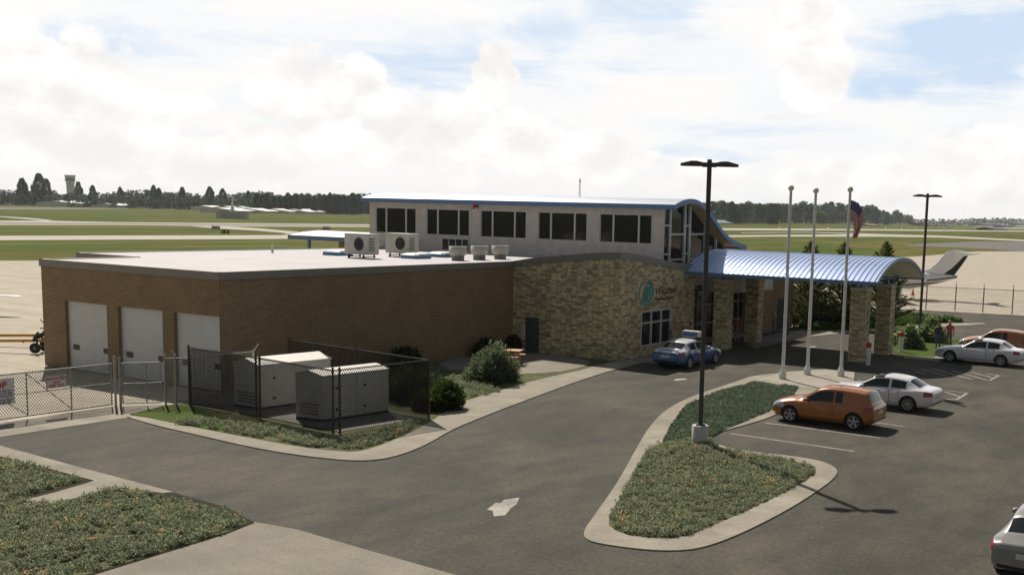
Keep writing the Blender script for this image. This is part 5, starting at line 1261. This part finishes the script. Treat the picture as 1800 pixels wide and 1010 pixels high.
ground_cover('ground_cover', 'bright green ground cover in the bed behind the pillars', GP([(1392, 582), (1410, 569), (1440, 560), (1560, 551), (1640, 560), (1700, 567), (1640, 568.5), (1570, 575), (1490, 580), (1440, 581.5), (1410, 579.5)]), 12, 6, 'leaf_hedge', .085, .36, 0, .15)
def leaf_blob(n, rx, ry, h, rng, lumps=26, skirt=.12):
    L = rng.normal(size=(lumps, 3)); L[:, 2] = np.abs(L[:, 2]); L /= np.linalg.norm(L, axis=1)[:, None]; rad = .55+.4*rng.random(lumps); L = L*rad[:, None]
    k = rng.integers(0, lumps, n); d = rng.normal(size=(n, 3)); d /= np.linalg.norm(d, axis=1)[:, None]
    p = L[k]*.78+d*(.30+.12*rng.random((n, 1)))*(.4+.6*rng.random((n, 1))**.5); p[:, 2] = np.maximum(p[:, 2], .0)+skirt*rng.random(n)
    return np.stack([p[:, 0]*rx, p[:, 1]*ry, p[:, 2]*h*.92], 1), d
def shrub(label, x, y, rx, ry, h, mat, n, size, seed, stems=5, group=None, name='shrub', z=.03):
    rng = np.random.default_rng(seed); t = thing(name, label, 'shrub', (x, y, z), 0, group)
    C, D = leaf_blob(n, rx, ry, h, rng); put('foliage', quads_mesh('foliage', leaf_arrays(C, size, rng, 0, 2.0, D*.8+np.array([0, 0, .35]))), mat, t)
    mb = MB()
    for k in range(stems):
        a = 2*math.pi*k/stems+rng.random(); r = .5+.3*rng.random(); mb.tube([(.08*math.cos(a), .08*math.sin(a), -.03), (rx*.35*math.cos(a), ry*.35*math.sin(a), h*.4), (rx*r*math.cos(a), ry*r*math.sin(a), h*.72)], [.03, .022, .008], 5)
    part('stem', mb, 'bark', t, world=False); return t
shrub('large round grey-green shrub between the patio and the walk', -32.3, 41.0, 1.42, 1.42, 1.95, 'leaf_shrub', 11000, .075, 11)
shrub('dark green spreading shrub against the corner of the generator fence', -29.35, 34.0, .95, 1.25, 1.2, 'leaf_bright', 9000, .08, 12)
shrub('dark shrub filling the corner behind the generator fence', -31.8, 35.2, 1.6, 1.7, 1.5, 'leaf_dark', 8000, .08, 24)
shrub('dark shrub against the brick wall behind the fence corner', -37.9, 41.2, .8, 1.2, 1.35, 'leaf_dark', 4200, .08, 13)
shrub('low dark shrub at the brick wall near the patio', -38.2, 48.0, .7, 1.1, 1.2, 'leaf_dark', 3800, .08, 14)
shrub('small dark shrub in the brick and stone corner by the steel door', -38.5, 50.8, .6, .6, 1.0, 'leaf_dark', 2600, .07, 15)
shrub('pale green spiky shrub beside the red-capped bollard', -21.5, 69.3, 1.15, 1.1, 1.5, 'leaf_pale', 5200, .12, 16)
shrub('pale green spiky shrub beside the two standing people', -21.4, 74.2, 1.2, 1.1, 1.6, 'leaf_pale', 5200, .12, 17)
shrub('dark low bush spreading under the pine behind the flagpoles', -32.4, 79.6, 1.9, 1.5, 2.0, 'leaf_dark', 7000, .12, 18)
shrub('dark low bush to the right of the other under the pines', -30.2, 80.2, 1.6, 1.4, 1.8, 'leaf_dark', 6000, .12, 19)
shrub('little green bush at the kerb of the bed by the ramp', -27.9, 81.6, .9, .8, .9, 'leaf_hedge', 2500, .12, 20)
def pine(label, x, y, h, R, seed):
    rng = np.random.default_rng(seed); t = thing('pine_tree', label, 'tree', (x, y, .03), rng.random()*6, 'young pines behind the entrance canopy')
    mb = MB(); mb.tube([(0, 0, -.03), (0.02, 0, h*.5), (0, 0, h)], [.11, .07, .015], 8); V = []
    C, D = [], []
    nz = 19
    for i in range(nz):
        f = i/(nz-1); z = h*(.05+.93*f); rr = R*(1-f)**.75*(.85+.3*rng.random())+.12; nb = 9 if f < .8 else 5
        for k in range(nb):
            a = 2*math.pi*(k+rng.random()*.7)/nb+i*.7; up = .35+.5*f+.2*rng.random(); d = np.array([math.cos(a), math.sin(a), up]); d /= np.linalg.norm(d); ln = rr*(.75+.5*rng.random())
            mb.tube([(0, 0, z), tuple(d*ln*.9+np.array([0, 0, z]))], [.02, .006], 4, cap=False)
            m = int(26+ln*55); u = .25+.8*rng.random(m)**.8; p = d*ln*u[:, None]+np.array([0, 0, z])+rng.normal(size=(m, 3))*.055
            C.append(p); D.append(np.repeat((d*1.2)[None], m, 0)+rng.normal(size=(m, 3))*.55)
    part('trunk', mb, 'bark', t, world=False); C = np.concatenate(C); D = np.concatenate(D)
    put('crown', quads_mesh('crown', leaf_arrays(C, np.full(len(C), .045)*(.8+.5*rng.random(len(C))), rng, 0, 5.0, D)), 'leaf_pine', t); return t
pine('young pine seen between the two left flagpoles', -31.75, 78.0, 6.2, 2.1, 21); pine('young pine seen between the two right flagpoles', -29.6, 79.2, 6.15, 2.0, 22); pine('young pine behind the two outer stone pillars', -27.1, 81.2, 6.3, 2.1, 23)

# ---------------------------------------------------------------- far field: woods, hangars, tower, signs
def crown(kind, seed, n, h=1.0, size=.05):
    rng = np.random.default_rng(seed)
    if kind == 'cone':                     # dense pointed conifer of unit height
        z = rng.random(n)**1.15; w = .19*np.sin(np.pi*np.clip(z*.74+.24, 0, 1))**.62; a = rng.random(n)*2*np.pi; lump = 1+.13*np.sin(z*17+a*2+seed)+.15*np.sin(a*3+z*5+seed*2)
        r = w*lump*(.45+.6*rng.random(n)**.5); C = np.stack([r*np.cos(a), r*np.sin(a), .03+.97*z], 1); D = np.stack([np.cos(a), np.sin(a), np.full(n, .1)], 1)
    elif kind == 'round':
        C, D = leaf_blob(n, .42, .42, .80, rng, 16, .05); C[:, 2] += .16
    else:                                  # tall ragged tree
        L = 11; lz = .25+.7*rng.random(L); la = rng.random(L)*6.28; lr = .17*(1.15-lz)*rng.random(L)**.5+.03; k = rng.integers(0, L, n); d = rng.normal(size=(n, 3)); d /= np.linalg.norm(d, axis=1)[:, None]
        C = np.stack([lr[k]*np.cos(la[k]), lr[k]*np.sin(la[k]), lz[k]], 1)+d*np.array([.13, .13, .10])*(.5+.6*rng.random((n, 1))); D = d
    return leaf_arrays(C, size, rng, 0, 1.3, D), C
TREES = {}
for kind, ns, mat, n, size in (('cone', 4, 'leaf_far_dark', 2300, .05), ('round', 3, 'leaf_far_green', 900, .06), ('tall', 4, 'leaf_far_dark', 900, .055)):
    for s in range(ns):
        V, _ = crown(kind, 40+s, n, 1, size); me = quads_mesh('tree_crown', V); me.materials.append(M[mat]); mb = MB(); mb.tube([(0, 0, 0), (0, 0, .55)], [.02, .01], 6); tm = mb.mesh('tree_trunk'); tm.materials.append(M['bark']); TREES[kind, s] = (me, tm)
def ground_at(px_, yb): return G(px_, yb, -.1)
def depth_of(g): return float(np.dot(np.array(g)-CO, CFW))
NTREE = 0
def far_tree(kind, px_, yb, ytop, label, group, wide=1.0):
    global NTREE
    NTREE += 1; g = ground_at(px_, yb); dist = depth_of(g); h = (yb-ytop)*dist/CF*.995
    me, tm = TREES[kind, NTREE % (3 if kind == 'round' else 4)]
    t = thing({'cone': 'conifer_tree', 'round': 'broadleaf_tree', 'tall': 'tall_tree'}[kind], label, 'tree', tuple(g), random.random()*6, group)
    for nm, m_ in (('crown', me), ('trunk', tm)):
        o = bpy.data.objects.new(nm, m_); COL.objects.link(o); o.parent = t; o.scale = (h*wide, h*wide, h)
rr = random.Random(5)
tg = 'tall conifers standing out of the far left wood'
talls = [(40, 360.5, 313.5, 1.1), (70, 361, 305.5, 1.05), (83, 361, 315, 1.0), (139, 361, 320, .95), (164, 362, 326, 1), (212, 363, 329, .95), (271, 366, 326, .9), (280, 366, 331, 1.0), (321, 367, 329, .95), (369, 369, 328.5, 1.1), (392, 369, 332, 1.1), (437, 371, 336, 1.0)]
for i, (x, yb, yt, w) in enumerate(talls):
    lab = 'dark pointed conifer rising above the wood left of the antenna cone'
    far_tree('cone', x, yb, yt, lab, tg, w*.95)
x = 2
while x < 470:
    base = 359.6+x*.022; far_tree('round' if rr.random() < .72 else 'tall', x, base+rr.uniform(-1, 1.2), 345+x*.02+rr.uniform(-7, 4), 'rounded mid-green tree at the front of the far left wood', 'front row of trees in the far left wood', rr.uniform(.95, 1.35)); x += rr.uniform(7, 12)
x = 452
while x < 668:
    far_tree('cone', x, 374.5+(x-450)*.012+rr.uniform(-1, 1), 341.5+(x-450)*.006+rr.uniform(-3.5, 3.5), 'dark conifer in the close row behind the long low hangars', 'conifer row behind the hangars', rr.uniform(.85, 1.2)); x += rr.uniform(5.5, 12)
x = 1236
while x < 1604:
    f = (x-1236)/368; top = 357+f*3+14*max(0, f-.72)/.28
    far_tree(rr.choice(['tall', 'tall', 'cone', 'round']), x, 392.5+f*2.5+rr.uniform(-1.5, 1), top+rr.uniform(-4.5, 6), 'tall dark tree in the wood behind the flagpoles', 'front trees of the wood behind the flagpoles', rr.uniform(1.0, 1.5)); x += rr.uniform(5.5, 9)
def wood(name, label, rows, mat, seed, n=170, size=.085):
    rng = np.random.default_rng(seed); out = []
    kinds = [crown('tall', 70+s, n, 1, size)[0] for s in range(3)]+[crown('cone', 80+s, n, 1, size)[0] for s in range(2)]
    for px_, yb, yt in rows:
        g = ground_at(px_, yb); d = depth_of(g); h = max(3, (yb-yt)*d/CF); V = kinds[rng.integers(0, 5)]; a = rng.random()*6.28; c, s = math.cos(a), math.sin(a); w = h*(1.2+.5*rng.random())
        out.append(np.stack([(V[:, 0]*c-V[:, 1]*s)*w+g.x, (V[:, 0]*s+V[:, 1]*c)*w+g.y, V[:, 2]*h+g.z], 1))
    o = put(name, quads_mesh(name, np.concatenate(out)), mat); o['kind'] = 'stuff'; o['label'] = label; return o
rows = []
for x in np.arange(-60, 480, 3.2): rows.append((x, 357+x*.024+rr.uniform(-.8, .8), 337.5+x*.012+rr.uniform(-4, 3.5)-3*math.sin(x*.03)))
for x in np.arange(-60, 480, 3.5): rows.append((x, 360+x*.024+rr.uniform(-.8, .8), 342+x*.018+rr.uniform(-4, 4)))
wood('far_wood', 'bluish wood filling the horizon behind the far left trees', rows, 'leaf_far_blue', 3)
rows = [(x, 371.5+(x-440)*.016+rr.uniform(-.8, .5), 343.5+rr.uniform(-3, 3)) for x in np.arange(440, 700, 3.2)]
rows += [(x, 391+(x-1236)*.006+rr.uniform(-1, .5), 361+(x-1236)*.01+rr.uniform(-4, 4)+(16*max(0, (x-1500)/104))) for x in np.arange(1228, 1606, 3)]
wood('far_wood', 'dark wood filling the gaps behind the hangars and the flagpoles', rows, 'leaf_far_dark', 4)
rows = [(x, 395.2+rr.uniform(-.5, .4)+(.6 if x > 1730 else 0), 386.5+rr.uniform(-2.2, 1.6)-(2.5*math.sin((x-1690)/35) if x > 1690 else 0)) for x in np.arange(1596, 1860, 2.2)]
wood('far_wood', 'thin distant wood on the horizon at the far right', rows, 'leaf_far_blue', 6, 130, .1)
rows = [(x, 396.5+rr.uniform(-.3, .4), 390.5+rr.uniform(-1.5, 1.2)) for x in np.arange(1612, 1860, 7)]
wood('far_hedges', 'scattered hedges among the far right fields', rows, 'leaf_far_green', 8, 120, .1)
# buildings far away
def far_building(name, label, x0, x1, yb, ye, yr, wall, roof, depth=30, group=None, doors=0):
    a, b = ground_at(x0, yb), ground_at(x1, yb); d = (b-a).normalized(); n = Vector((-d.y, d.x, 0)); dist = depth_of((a+b)/2); s = dist/CF; he, hr = (yb-ye)*s, (yb-yr)*s; W = (b-a).length
    t = thing(name, label, 'building', tuple(a), math.atan2(d.y, d.x), group); mb = MB(); mb.box(0, W, 0, depth, 0, he)
    for x in (0, W): mb.face([(x, 0, he), (x, depth, he), (x, depth/2, hr)])
    part('wall', mb, wall, t, world=False); mb = MB(); o = W*.015
    mb.face([(-o, -o*2, he-.1), (W+o, -o*2, he-.1), (W+o, depth/2, hr+.15), (-o, depth/2, hr+.15)]); mb.face([(W+o, depth+o*2, he-.1), (-o, depth+o*2, he-.1), (-o, depth/2, hr+.15), (W+o, depth/2, hr+.15)]); part('roof', mb, roof, t, world=False)
    for k in range(doors):
        mb = MB(); u = W*(k+.5)/doors; mb.box(u-W*.02, u+W*.02, -.15, -.01, 0, he*.8); part('door', mb, 'fascia_grey', t, world=False)
HG = 'pale hangars along the far woods'
far_building('hangar', 'pale hangar with dark doors below the far control tower', 128, 175, 363.6, 357, 354.2, 'hangar_wall', 'hangar_roof', 30, HG, 3)
far_building('hangar', 'low pale hangar at the extreme left edge', -20, 12, 359.5, 353.5, 349.5, 'hangar_wall', 'hangar_roof', 30, HG)
far_building('hangar', 'low pale shed just right of the hangar at the left edge', 10, 25, 359.5, 355, 353.5, 'hangar_wall', 'hangar_roof', 20, HG)
far_building('hangar', 'low wide pale hangar in front of a longer one, left of the antenna cone', 208, 242, 365.4, 360.5, 358.2, 'hangar_wall', 'hangar_roof', 22, HG)
far_building('hangar', 'longer pale hangar behind the low wide one', 222, 264, 364.6, 359, 356.8, 'hangar_wall', 'hangar_roof', 25, HG)
far_building('shed', 'tiny white-roofed shed between the hangar pair and the antenna cone', 320, 342, 366.6, 362.5, 359.8, 'hangar_wall', 'hangar_roof', 18, HG)
far_building('shed', 'small pale hut just left of the antenna cone', 373, 400, 370, 364.2, 362, 'hangar_wall', 'hangar_roof', 18, HG, 3)
far_building('hangar', 'white-roofed hangar just right of the antenna cone', 412, 432, 371, 365, 363, 'hangar_wall', 'hangar_roof', 18, HG)
for i, (a_, b_) in enumerate([(415, 465), (465, 506), (508, 540), (540, 571)]):
    far_building('hangar', ['long white-roofed hangar first in the row from the antenna cone', 'white-roofed hangar second in the row from the antenna cone', 'white-roofed hangar third in the row from the antenna cone', 'white-roofed hangar at the right end of the row'][i], a_, b_, 374.8+i*.5, 370.3+i*.5, 366.6+i*.6, 'hangar_wall', 'hangar_roof', 26, HG)
far_building('hangar', 'white-roofed hangar behind the middle of the hangar row', 437, 463, 371.5, 366, 363.4, 'hangar_wall', 'hangar_roof', 18, HG)
far_building('hangar', 'low blue-grey roofed shed seen just right of the curved roof', 1250, 1296, 393.8, 391.3, 387.6, 'hangar_wall', 'hangar_blue_roof', 30)
far_building('barn', 'brown-roofed farm building behind the flag', 1528, 1548, 397, 395.6, 393.6, 'barn_brown', 'barn_brown', 20)
FB = 'dark farm buildings in the far right fields'
far_building('barn', 'dark pointed barn nearest the runway at the far right', 1747, 1772, 404.6, 403.2, 399.6, 'barn_dark', 'barn_dark', 18, FB)
far_building('barn', 'long dark barn left of the pointed barn at far right', 1724, 1755, 396.8, 394.6, 392.8, 'barn_dark', 'barn_dark', 25, FB)
far_building('barn', 'dark barn right of the long dark barn at far right', 1765, 1782, 399, 396.6, 395.4, 'barn_dark', 'barn_dark', 20, FB)
far_building('barn', 'dark barn touching the right edge of the photo', 1786, 1812, 396.6, 393.4, 391.6, 'barn_dark', 'barn_dark', 22, FB)
far_building('barn', 'long low dark farm shed left of the others in the far right fields', 1627, 1667, 396.6, 395, 393.6, 'barn_dark', 'barn_dark', 20, FB)
# sandy field tracks on the far right
strip('field_track', [(1670, 391.6), (1700, 393.5), (1760, 397.6), (1830, 400.5)], [(1672, 392.4), (1698, 395.6), (1752, 401.5), (1830, 404)], -.07, 'drive_concrete')
strip('field_strip', [(1600, 393.2), (1660, 394.6)], [(1600, 394.4), (1660, 396.2)], -.075, 'dark_mulch')
# control tower
g = ground_at(125, 359.5); s_ = depth_of(g)/CF
TW = thing('control_tower', 'pale airport control tower with flared top above the far left trees', 'tower', tuple(g), .4)
def zz(y): return (359.5-y)*s_
mb = MB(); mb.lathe([(6.2*s_, 0), (6.6*s_, zz(325)), (7.6*s_, zz(318))], n=8, smooth=False); part('shaft', mb, 'tower_concrete', TW, world=False)
mb = MB(); mb.lathe([(7.7*s_, zz(318)), (7.9*s_, zz(316)), (8.2*s_, zz(315.8))], n=8, smooth=False); mb.lathe([(8.2*s_, zz(313.6)), (8.9*s_, zz(310)), (9.4*s_, zz(308.4)), (.1, zz(308))], n=8, smooth=False); part('cab', mb, 'tower_concrete', TW, world=False)
mb = MB(); mb.lathe([(8.0*s_, zz(315.8)), (8.1*s_, zz(313.6))], n=8, smooth=False); part('cab_glass', mb, 'roof_blue', TW, world=False)
mb = MB(); mb.lathe([(9.6*s_, zz(318.2)), (9.7*s_, zz(317.8)), (9.7*s_, zz(316.9)), (9.6*s_, zz(316.9))], n=8, smooth=False); part('gallery', mb, 'fascia_grey', TW, world=False)
# radio beacon: slatted drum with a cone on top
g = ground_at(409, 384); s_ = depth_of(g)/CF
VB = thing('radio_beacon', 'white antenna cone above a grey slatted drum on the grass', 'antenna', tuple(g), 0)
mb = MB(); n = 64
for k in range(n):
    a = 2*math.pi*k/n; x, y = 27.2*s_*math.cos(a), 27.2*s_*math.sin(a); mb.bar((x, y, 0), (x, y, 13*s_), .55, .1, up=(math.cos(a), math.sin(a), 0))
part('drum_screen', mb, 'vent_stain', VB, world=False)
mb = MB(); mb.lathe([(26.7*s_, 12.9*s_), (27.4*s_, 13.0*s_), (27.4*s_, 13.4*s_), (26.7*s_, 13.4*s_)], n=40); mb.lathe([(20*s_, 0), (20*s_, 11.5*s_), (.1, 11.8*s_)], n=32); part('counterpoise', mb, 'fascia_grey', VB, world=False)
mb = MB(); mb.lathe([(4.6*s_, 11.5*s_), (3.2*s_, 18*s_), (1.7*s_, 24*s_), (1.0*s_, 30*s_), (.8*s_, 38*s_), (.1, 38.8*s_)], n=20); part('cone', mb, 'jet_white', VB, world=False)
# thin mast above the hall roof
g = ground_at(1018, 391); s_ = depth_of(g)/CF
MA = thing('radio_mast', 'thin far radio mast rising behind the curved roof', 'mast', tuple(g), 0)
mb = MB()
for a in (0, 2.09, 4.19): mb.bar((1.2*math.cos(a), 1.2*math.sin(a), 0), (.3*math.cos(a), .3*math.sin(a), 77*s_), .14)
for k in range(24):
    z0, z1 = 77*s_*k/24, 77*s_*(k+1)/24; r = 1.2-.9*(k+.5)/24
    for a in (0, 2.09, 4.19): mb.bar((r*math.cos(a), r*math.sin(a), z0), (r*math.cos(a+2.09), r*math.sin(a+2.09), z1), .08)
part('lattice', mb, 'gear_beige', MA, world=False)
mb = MB(); mb.lathe([(.1, 71*s_), (2.2*s_, 71.3*s_), (2.2*s_, 72.4*s_), (.1, 72.6*s_)], n=10); part('beacon_drum', mb, 'gear_dark', MA, world=False)
# airfield guidance signs
def guide_sign(label, px_, yb, w, h, base, marks, mcol):
    g = ground_at(px_, yb); s = depth_of(g)/CF; W, H = w*s, h*s; t = thing('airfield_sign', label, 'sign', tuple(g), math.atan2(.51, .86), 'airfield guidance signs on the grass')
    mb = MB(); mb.box(-W/2, W/2, 0, .25, H*.18, H); part('panel', mb, base, t, world=False); mb = MB()
    for a, b in marks: mb.box(W*(a-.5), W*(b-.5), -.03, -.002, H*.35, H*.85)
    part('marking', mb, mcol, t, world=False); mb = MB()
    for u in (-.4, .4): mb.box(W*u-.05, W*u+.05, .05, .2, 0, H*.18)
    part('leg', mb, 'gear_dark', t, world=False)
guide_sign('red guidance sign with white marks left of the yellow one', 379, 403.6, 14.5, 6.6, 'sign_red', [(.08, .3), (.5, .62), (.72, .9)], 'sign_white')
guide_sign('yellow and black guidance sign on the grass near the taxiway', 395.5, 411.6, 14.5, 8, 'sign_black', [(.04, .28), (.56, .82)], 'sign_yellow')
guide_sign('red guidance sign seen above the airside shelter roof', 573.5, 404.6, 13, 6.4, 'sign_red', [(.1, .25), (.45, .6), (.75, .9)], 'sign_white')
lm = MB(); lm.lathe([(.28, 0), (.28, .7), (.45, .8), (.45, 1.15), (.2, 1.45), (.01, 1.5)], n=8); lme = lm.mesh('runway_light'); lme.materials.append(M['lamp_lens'])
for i, px_ in enumerate([1370, 1416, 1456, 1526, 1557, 1585, 1608, 1611, 1635, 1657, 1660, 1678, 1683, 1696, 1705, 1714, 1724, 1743, 1760]):
    o = bpy.data.objects.new('runway_light', lme); COL.objects.link(o); o.location = ground_at(px_, 403.6 if i % 3 else 402.2); o.scale = (1.1, 1.1, 1.1)
    tag(o, 'small white edge light on the far runway beyond the flagpoles', 'runway light', 'runway edge lights')
# ---------------------------------------------------------------- sky, sun, camera
SUN_EL, SUN_DIR = R_(46.4), Vector((-.837, .547, 0)).normalized()
W = bpy.data.worlds.new('World'); SC.world = W; W.use_nodes = True
class WT(NT):
    def __init__(s): s.t = W.node_tree; s.n = s.t.nodes; s.l = s.t.links
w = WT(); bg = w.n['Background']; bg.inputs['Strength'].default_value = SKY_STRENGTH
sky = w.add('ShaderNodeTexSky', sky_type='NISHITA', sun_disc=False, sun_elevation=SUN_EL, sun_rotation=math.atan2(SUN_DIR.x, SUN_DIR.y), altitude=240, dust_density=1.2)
k = 1/SKY_STRENGTH
dirv = w.add('ShaderNodeTexCoord').outputs['Generated']
nrm = w.add('ShaderNodeVectorMath', operation='NORMALIZE'); w.link(dirv, nrm.inputs[0]); D = nrm.outputs[0]
sp = w.add('ShaderNodeSeparateXYZ'); w.link(D, sp.inputs[0]); ez = sp.outputs[2]
# view-aligned cloud frame is not used: everything is a function of the sky direction
wn = w.add('ShaderNodeTexNoise'); w.link(w.map(D, (1, 1, 1.6)), wn.inputs['Vector']); wn.inputs['Scale'].default_value = 9; wn.inputs['Detail'].default_value = 4; wn.inputs['Roughness'].default_value = .58
wv = w.add('ShaderNodeVectorMath', operation='SUBTRACT'); w.link(wn.outputs['Color'], wv.inputs[0]); wv.inputs[1].default_value = (.5, .5, .5)
wm = w.add('ShaderNodeVectorMath', operation='SCALE'); w.link(wv.outputs[0], wm.inputs[0]); wm.inputs['Scale'].default_value = .062
wa = w.add('ShaderNodeVectorMath', operation='ADD'); w.link(D, wa.inputs[0]); w.link(wm.outputs[0], wa.inputs[1]); DW = wa.outputs[0]
def blob(px_, py_, r, sy=1.0, hard=.16):
    c = ray(px_, py_); c = c/np.linalg.norm(c); r = r/CF
    s = w.add('ShaderNodeVectorMath', operation='SUBTRACT'); w.link(DW, s.inputs[0]); s.inputs[1].default_value = tuple(c)
    m = w.add('ShaderNodeVectorMath', operation='MULTIPLY'); w.link(s.outputs[0], m.inputs[0]); m.inputs[1].default_value = (1/r, 1/r, 1/(r*sy))
    l = w.add('ShaderNodeVectorMath', operation='LENGTH'); w.link(m.outputs[0], l.inputs[0])
    mr = w.add('ShaderNodeMapRange', interpolation_type='SMOOTHSTEP'); w.link(l.outputs['Value'], mr.inputs[0])
    mr.inputs[1].default_value = 1+hard*.4; mr.inputs[2].default_value = 1-hard; mr.inputs[3].default_value = 0; mr.inputs[4].default_value = 1
    return mr.outputs[0]
def mx(L):
    o = L[0]
    for b in L[1:]: o = w.math('MAXIMUM', o, b)
    return o
CUM = [(100, 200, 200, .62), (215, 265, 140, .5), (470, 275, 120, .5), (600, 190, 140, .72), (770, 245, 190, .42), (910, 250, 90, .6), (872, 104, 34, .9), (893, 132, 26, .9), (848, 128, 26, 1), (856, 165, 40, .8), (1425, 45, 75, 1.0), (1440, 125, 72, .95),
       (1500, 325, 120, .4), (1760, 290, 130, .6), (1230, 310, 95, .45), (-260, 150, 260, .8), (2150, 130, 260, .8), (1060, 275, 110, .45), (340, 300, 110, .35)]
VL = []
for px_, py_, r, sy in CUM:
    c = ray(px_, py_); c = c/np.linalg.norm(c); r = r/CF
    m = w.add('ShaderNodeVectorMath', operation='MULTIPLY_ADD'); w.link(D, m.inputs[0]); m.inputs[1].default_value = (1/r, 1/r, 1/(r*sy)); m.inputs[2].default_value = (-c[0]/r, -c[1]/r, -c[2]/(r*sy))
    l = w.add('ShaderNodeVectorMath', operation='DOT_PRODUCT'); w.link(m.outputs[0], l.inputs[0]); w.link(m.outputs[0], l.inputs[1]); VL.append(l.outputs['Value'])
mn = VL[0]
for b_ in VL[1:]: mn = w.math('MINIMUM', mn, b_)
field = w.math('MAXIMUM', w.math('SUBTRACT', 1.0, w.math('SQRT', mn)), -1.0)
def billow(V):
    n = w.noise(w.map(V, (1, 1, 1.35)), 13, 7, .57)
    vo = w.add('ShaderNodeTexVoronoi'); w.link(w.map(V, (1, 1, 1.2)), vo.inputs['Vector']); vo.inputs['Scale'].default_value = 24
    return w.math('ADD', w.math('MULTIPLY', w.math('SUBTRACT', n, .5), 1.5), w.math('MULTIPLY', w.math('SUBTRACT', .42, vo.outputs['Distance']), .45))
up = w.add('ShaderNodeVectorMath', operation='ADD'); w.link(D, up.inputs[0]); up.inputs[1].default_value = (-.006, .002, .015)
b1 = billow(D); b2 = billow(up.outputs[0]); dn = w.math('ADD', field, b1)
def smap(x, a, b, c=0, d=1):
    m = w.add('ShaderNodeMapRange', interpolation_type='SMOOTHSTEP'); w.link(x, m.inputs[0]); m.inputs[1].default_value = a; m.inputs[2].default_value = b; m.inputs[3].default_value = c; m.inputs[4].default_value = d; return m.outputs[0]
cum = smap(dn, -.07, .22); lit = smap(w.math('SUBTRACT', w.math('SUBTRACT', b1, b2), w.math('MULTIPLY', field, .12)), -.42, .34)
gap = mx([blob(1700, 105, 195, .42, .75), blob(1570, 150, 85, .5, .8), blob(1890, 70, 190, .5, .8), w.math('MULTIPLY', mx([blob(330, 85, 150, .3, .9), blob(720, 120, 130, .4, .9), blob(960, 60, 120, .3, .9), blob(1180, 30, 150, .3, .9), blob(60, 60, 120, .3, .9)]), .55)])
n1 = w.noise(w.map(D, (1, 1, 4.2)), 6, 5, .6, .5); n2 = w.noise(w.map(D, (1, 1, 2.0)), 16, 5, .62)
veil = w.ramp(w.math('ADD', n1, w.math('MULTIPLY', gap, -.30)), [(.22, .15), (.44, .86), (.56, 1)])
vcol = w.mix(veil, (.50, .65, .84), (.90, .892, .885))
shade = w.ramp(w.math('ADD', w.math('MULTIPLY', lit, .72), w.math('MULTIPLY', n2, .3)), [(.16, (.82, .795, .785)), (.46, (.905, .882, .858)), (.72, (1.0, .975, .945))])
low = w.math('SUBTRACT', 1, w.math('MULTIPLY', ez, 14, clamp=True), clamp=True)
cl = w.mix(cum, vcol, shade); cl = w.mix(w.math('MULTIPLY', low, .55), cl, (.92, .893, .86))
pt = w.ramp(w.noise(w.map(D, (1, 1, 3.4), loc=(3, 1, 2)), 11, 5, .6), [(.60, 0), (.70, 1)])
cl = w.mix(w.math('MULTIPLY', pt, .30), cl, (.74, .735, .755))
# cloud bank kept sunward; unseen sky overhead and behind dimmed to balance fill light
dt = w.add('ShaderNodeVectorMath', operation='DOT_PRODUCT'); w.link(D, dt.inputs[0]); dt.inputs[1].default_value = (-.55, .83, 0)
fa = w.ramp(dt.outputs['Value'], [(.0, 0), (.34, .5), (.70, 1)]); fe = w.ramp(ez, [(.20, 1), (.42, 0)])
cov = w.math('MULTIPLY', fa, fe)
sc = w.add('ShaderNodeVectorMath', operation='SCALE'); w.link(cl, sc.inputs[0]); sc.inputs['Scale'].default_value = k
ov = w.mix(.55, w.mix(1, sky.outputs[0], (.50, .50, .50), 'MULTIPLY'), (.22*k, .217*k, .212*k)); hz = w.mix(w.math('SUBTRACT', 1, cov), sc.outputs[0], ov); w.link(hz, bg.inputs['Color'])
sl = bpy.data.lights.new('sun', 'SUN'); sl.energy = SUN_E; sl.angle = R_(.6); sl.color = (1, .92, .80)
so = bpy.data.objects.new('sun', sl); COL.objects.link(so)
sv = SUN_DIR*math.cos(SUN_EL)+Vector((0, 0, math.sin(SUN_EL))); so.rotation_euler = sv.to_track_quat('Z', 'Y').to_euler(); so.location = (0, 0, 60)
cd = bpy.data.cameras.new('camera'); cam = bpy.data.objects.new('camera', cd); COL.objects.link(cam); SC.camera = cam
cd.sensor_fit = 'HORIZONTAL'; cd.sensor_width = 36; cd.lens = CF/1800*36; cd.shift_x = (900-CPX)/1800; cd.shift_y = (CPY-505)/1800; cd.clip_start = .1; cd.clip_end = 20000
cam.matrix_world = Matrix(((CR[0], CU[0], -CFW[0], 0), (CR[1], CU[1], -CFW[1], 0), (CR[2], CU[2], -CFW[2], CH), (0, 0, 0, 1)))
vs = SC.view_settings; vs.view_transform = 'Standard'; vs.look = 'None'; vs.exposure = EXPOSURE; vs.gamma = 1; SC.display_settings.display_device = 'sRGB'
SC.render.engine = 'CYCLES'; SC.cycles.max_bounces = 6; SC.cycles.use_denoising = True

# air: one even box of haze round everything
mb = MB(); mb.box(-3600, 3600, -3600, 3600, -1.2, 62)
hm = bpy.data.materials.new('haze_air'); hm.use_nodes = True; ht = hm.node_tree; ht.nodes.clear(); ho = ht.nodes.new('ShaderNodeOutputMaterial'); hv = ht.nodes.new('ShaderNodeVolumePrincipled')
hv.inputs['Color'].default_value = (.88, .93, 1.0, 1); hv.inputs['Density'].default_value = HAZE; hv.inputs['Anisotropy'].default_value = .2; ht.links.new(hv.outputs[0], ho.inputs['Volume'])
hb = put('haze', mb.mesh('haze'), hm); hb['kind'] = 'stuff'; hb['label'] = 'thin pale haze over the whole airfield'
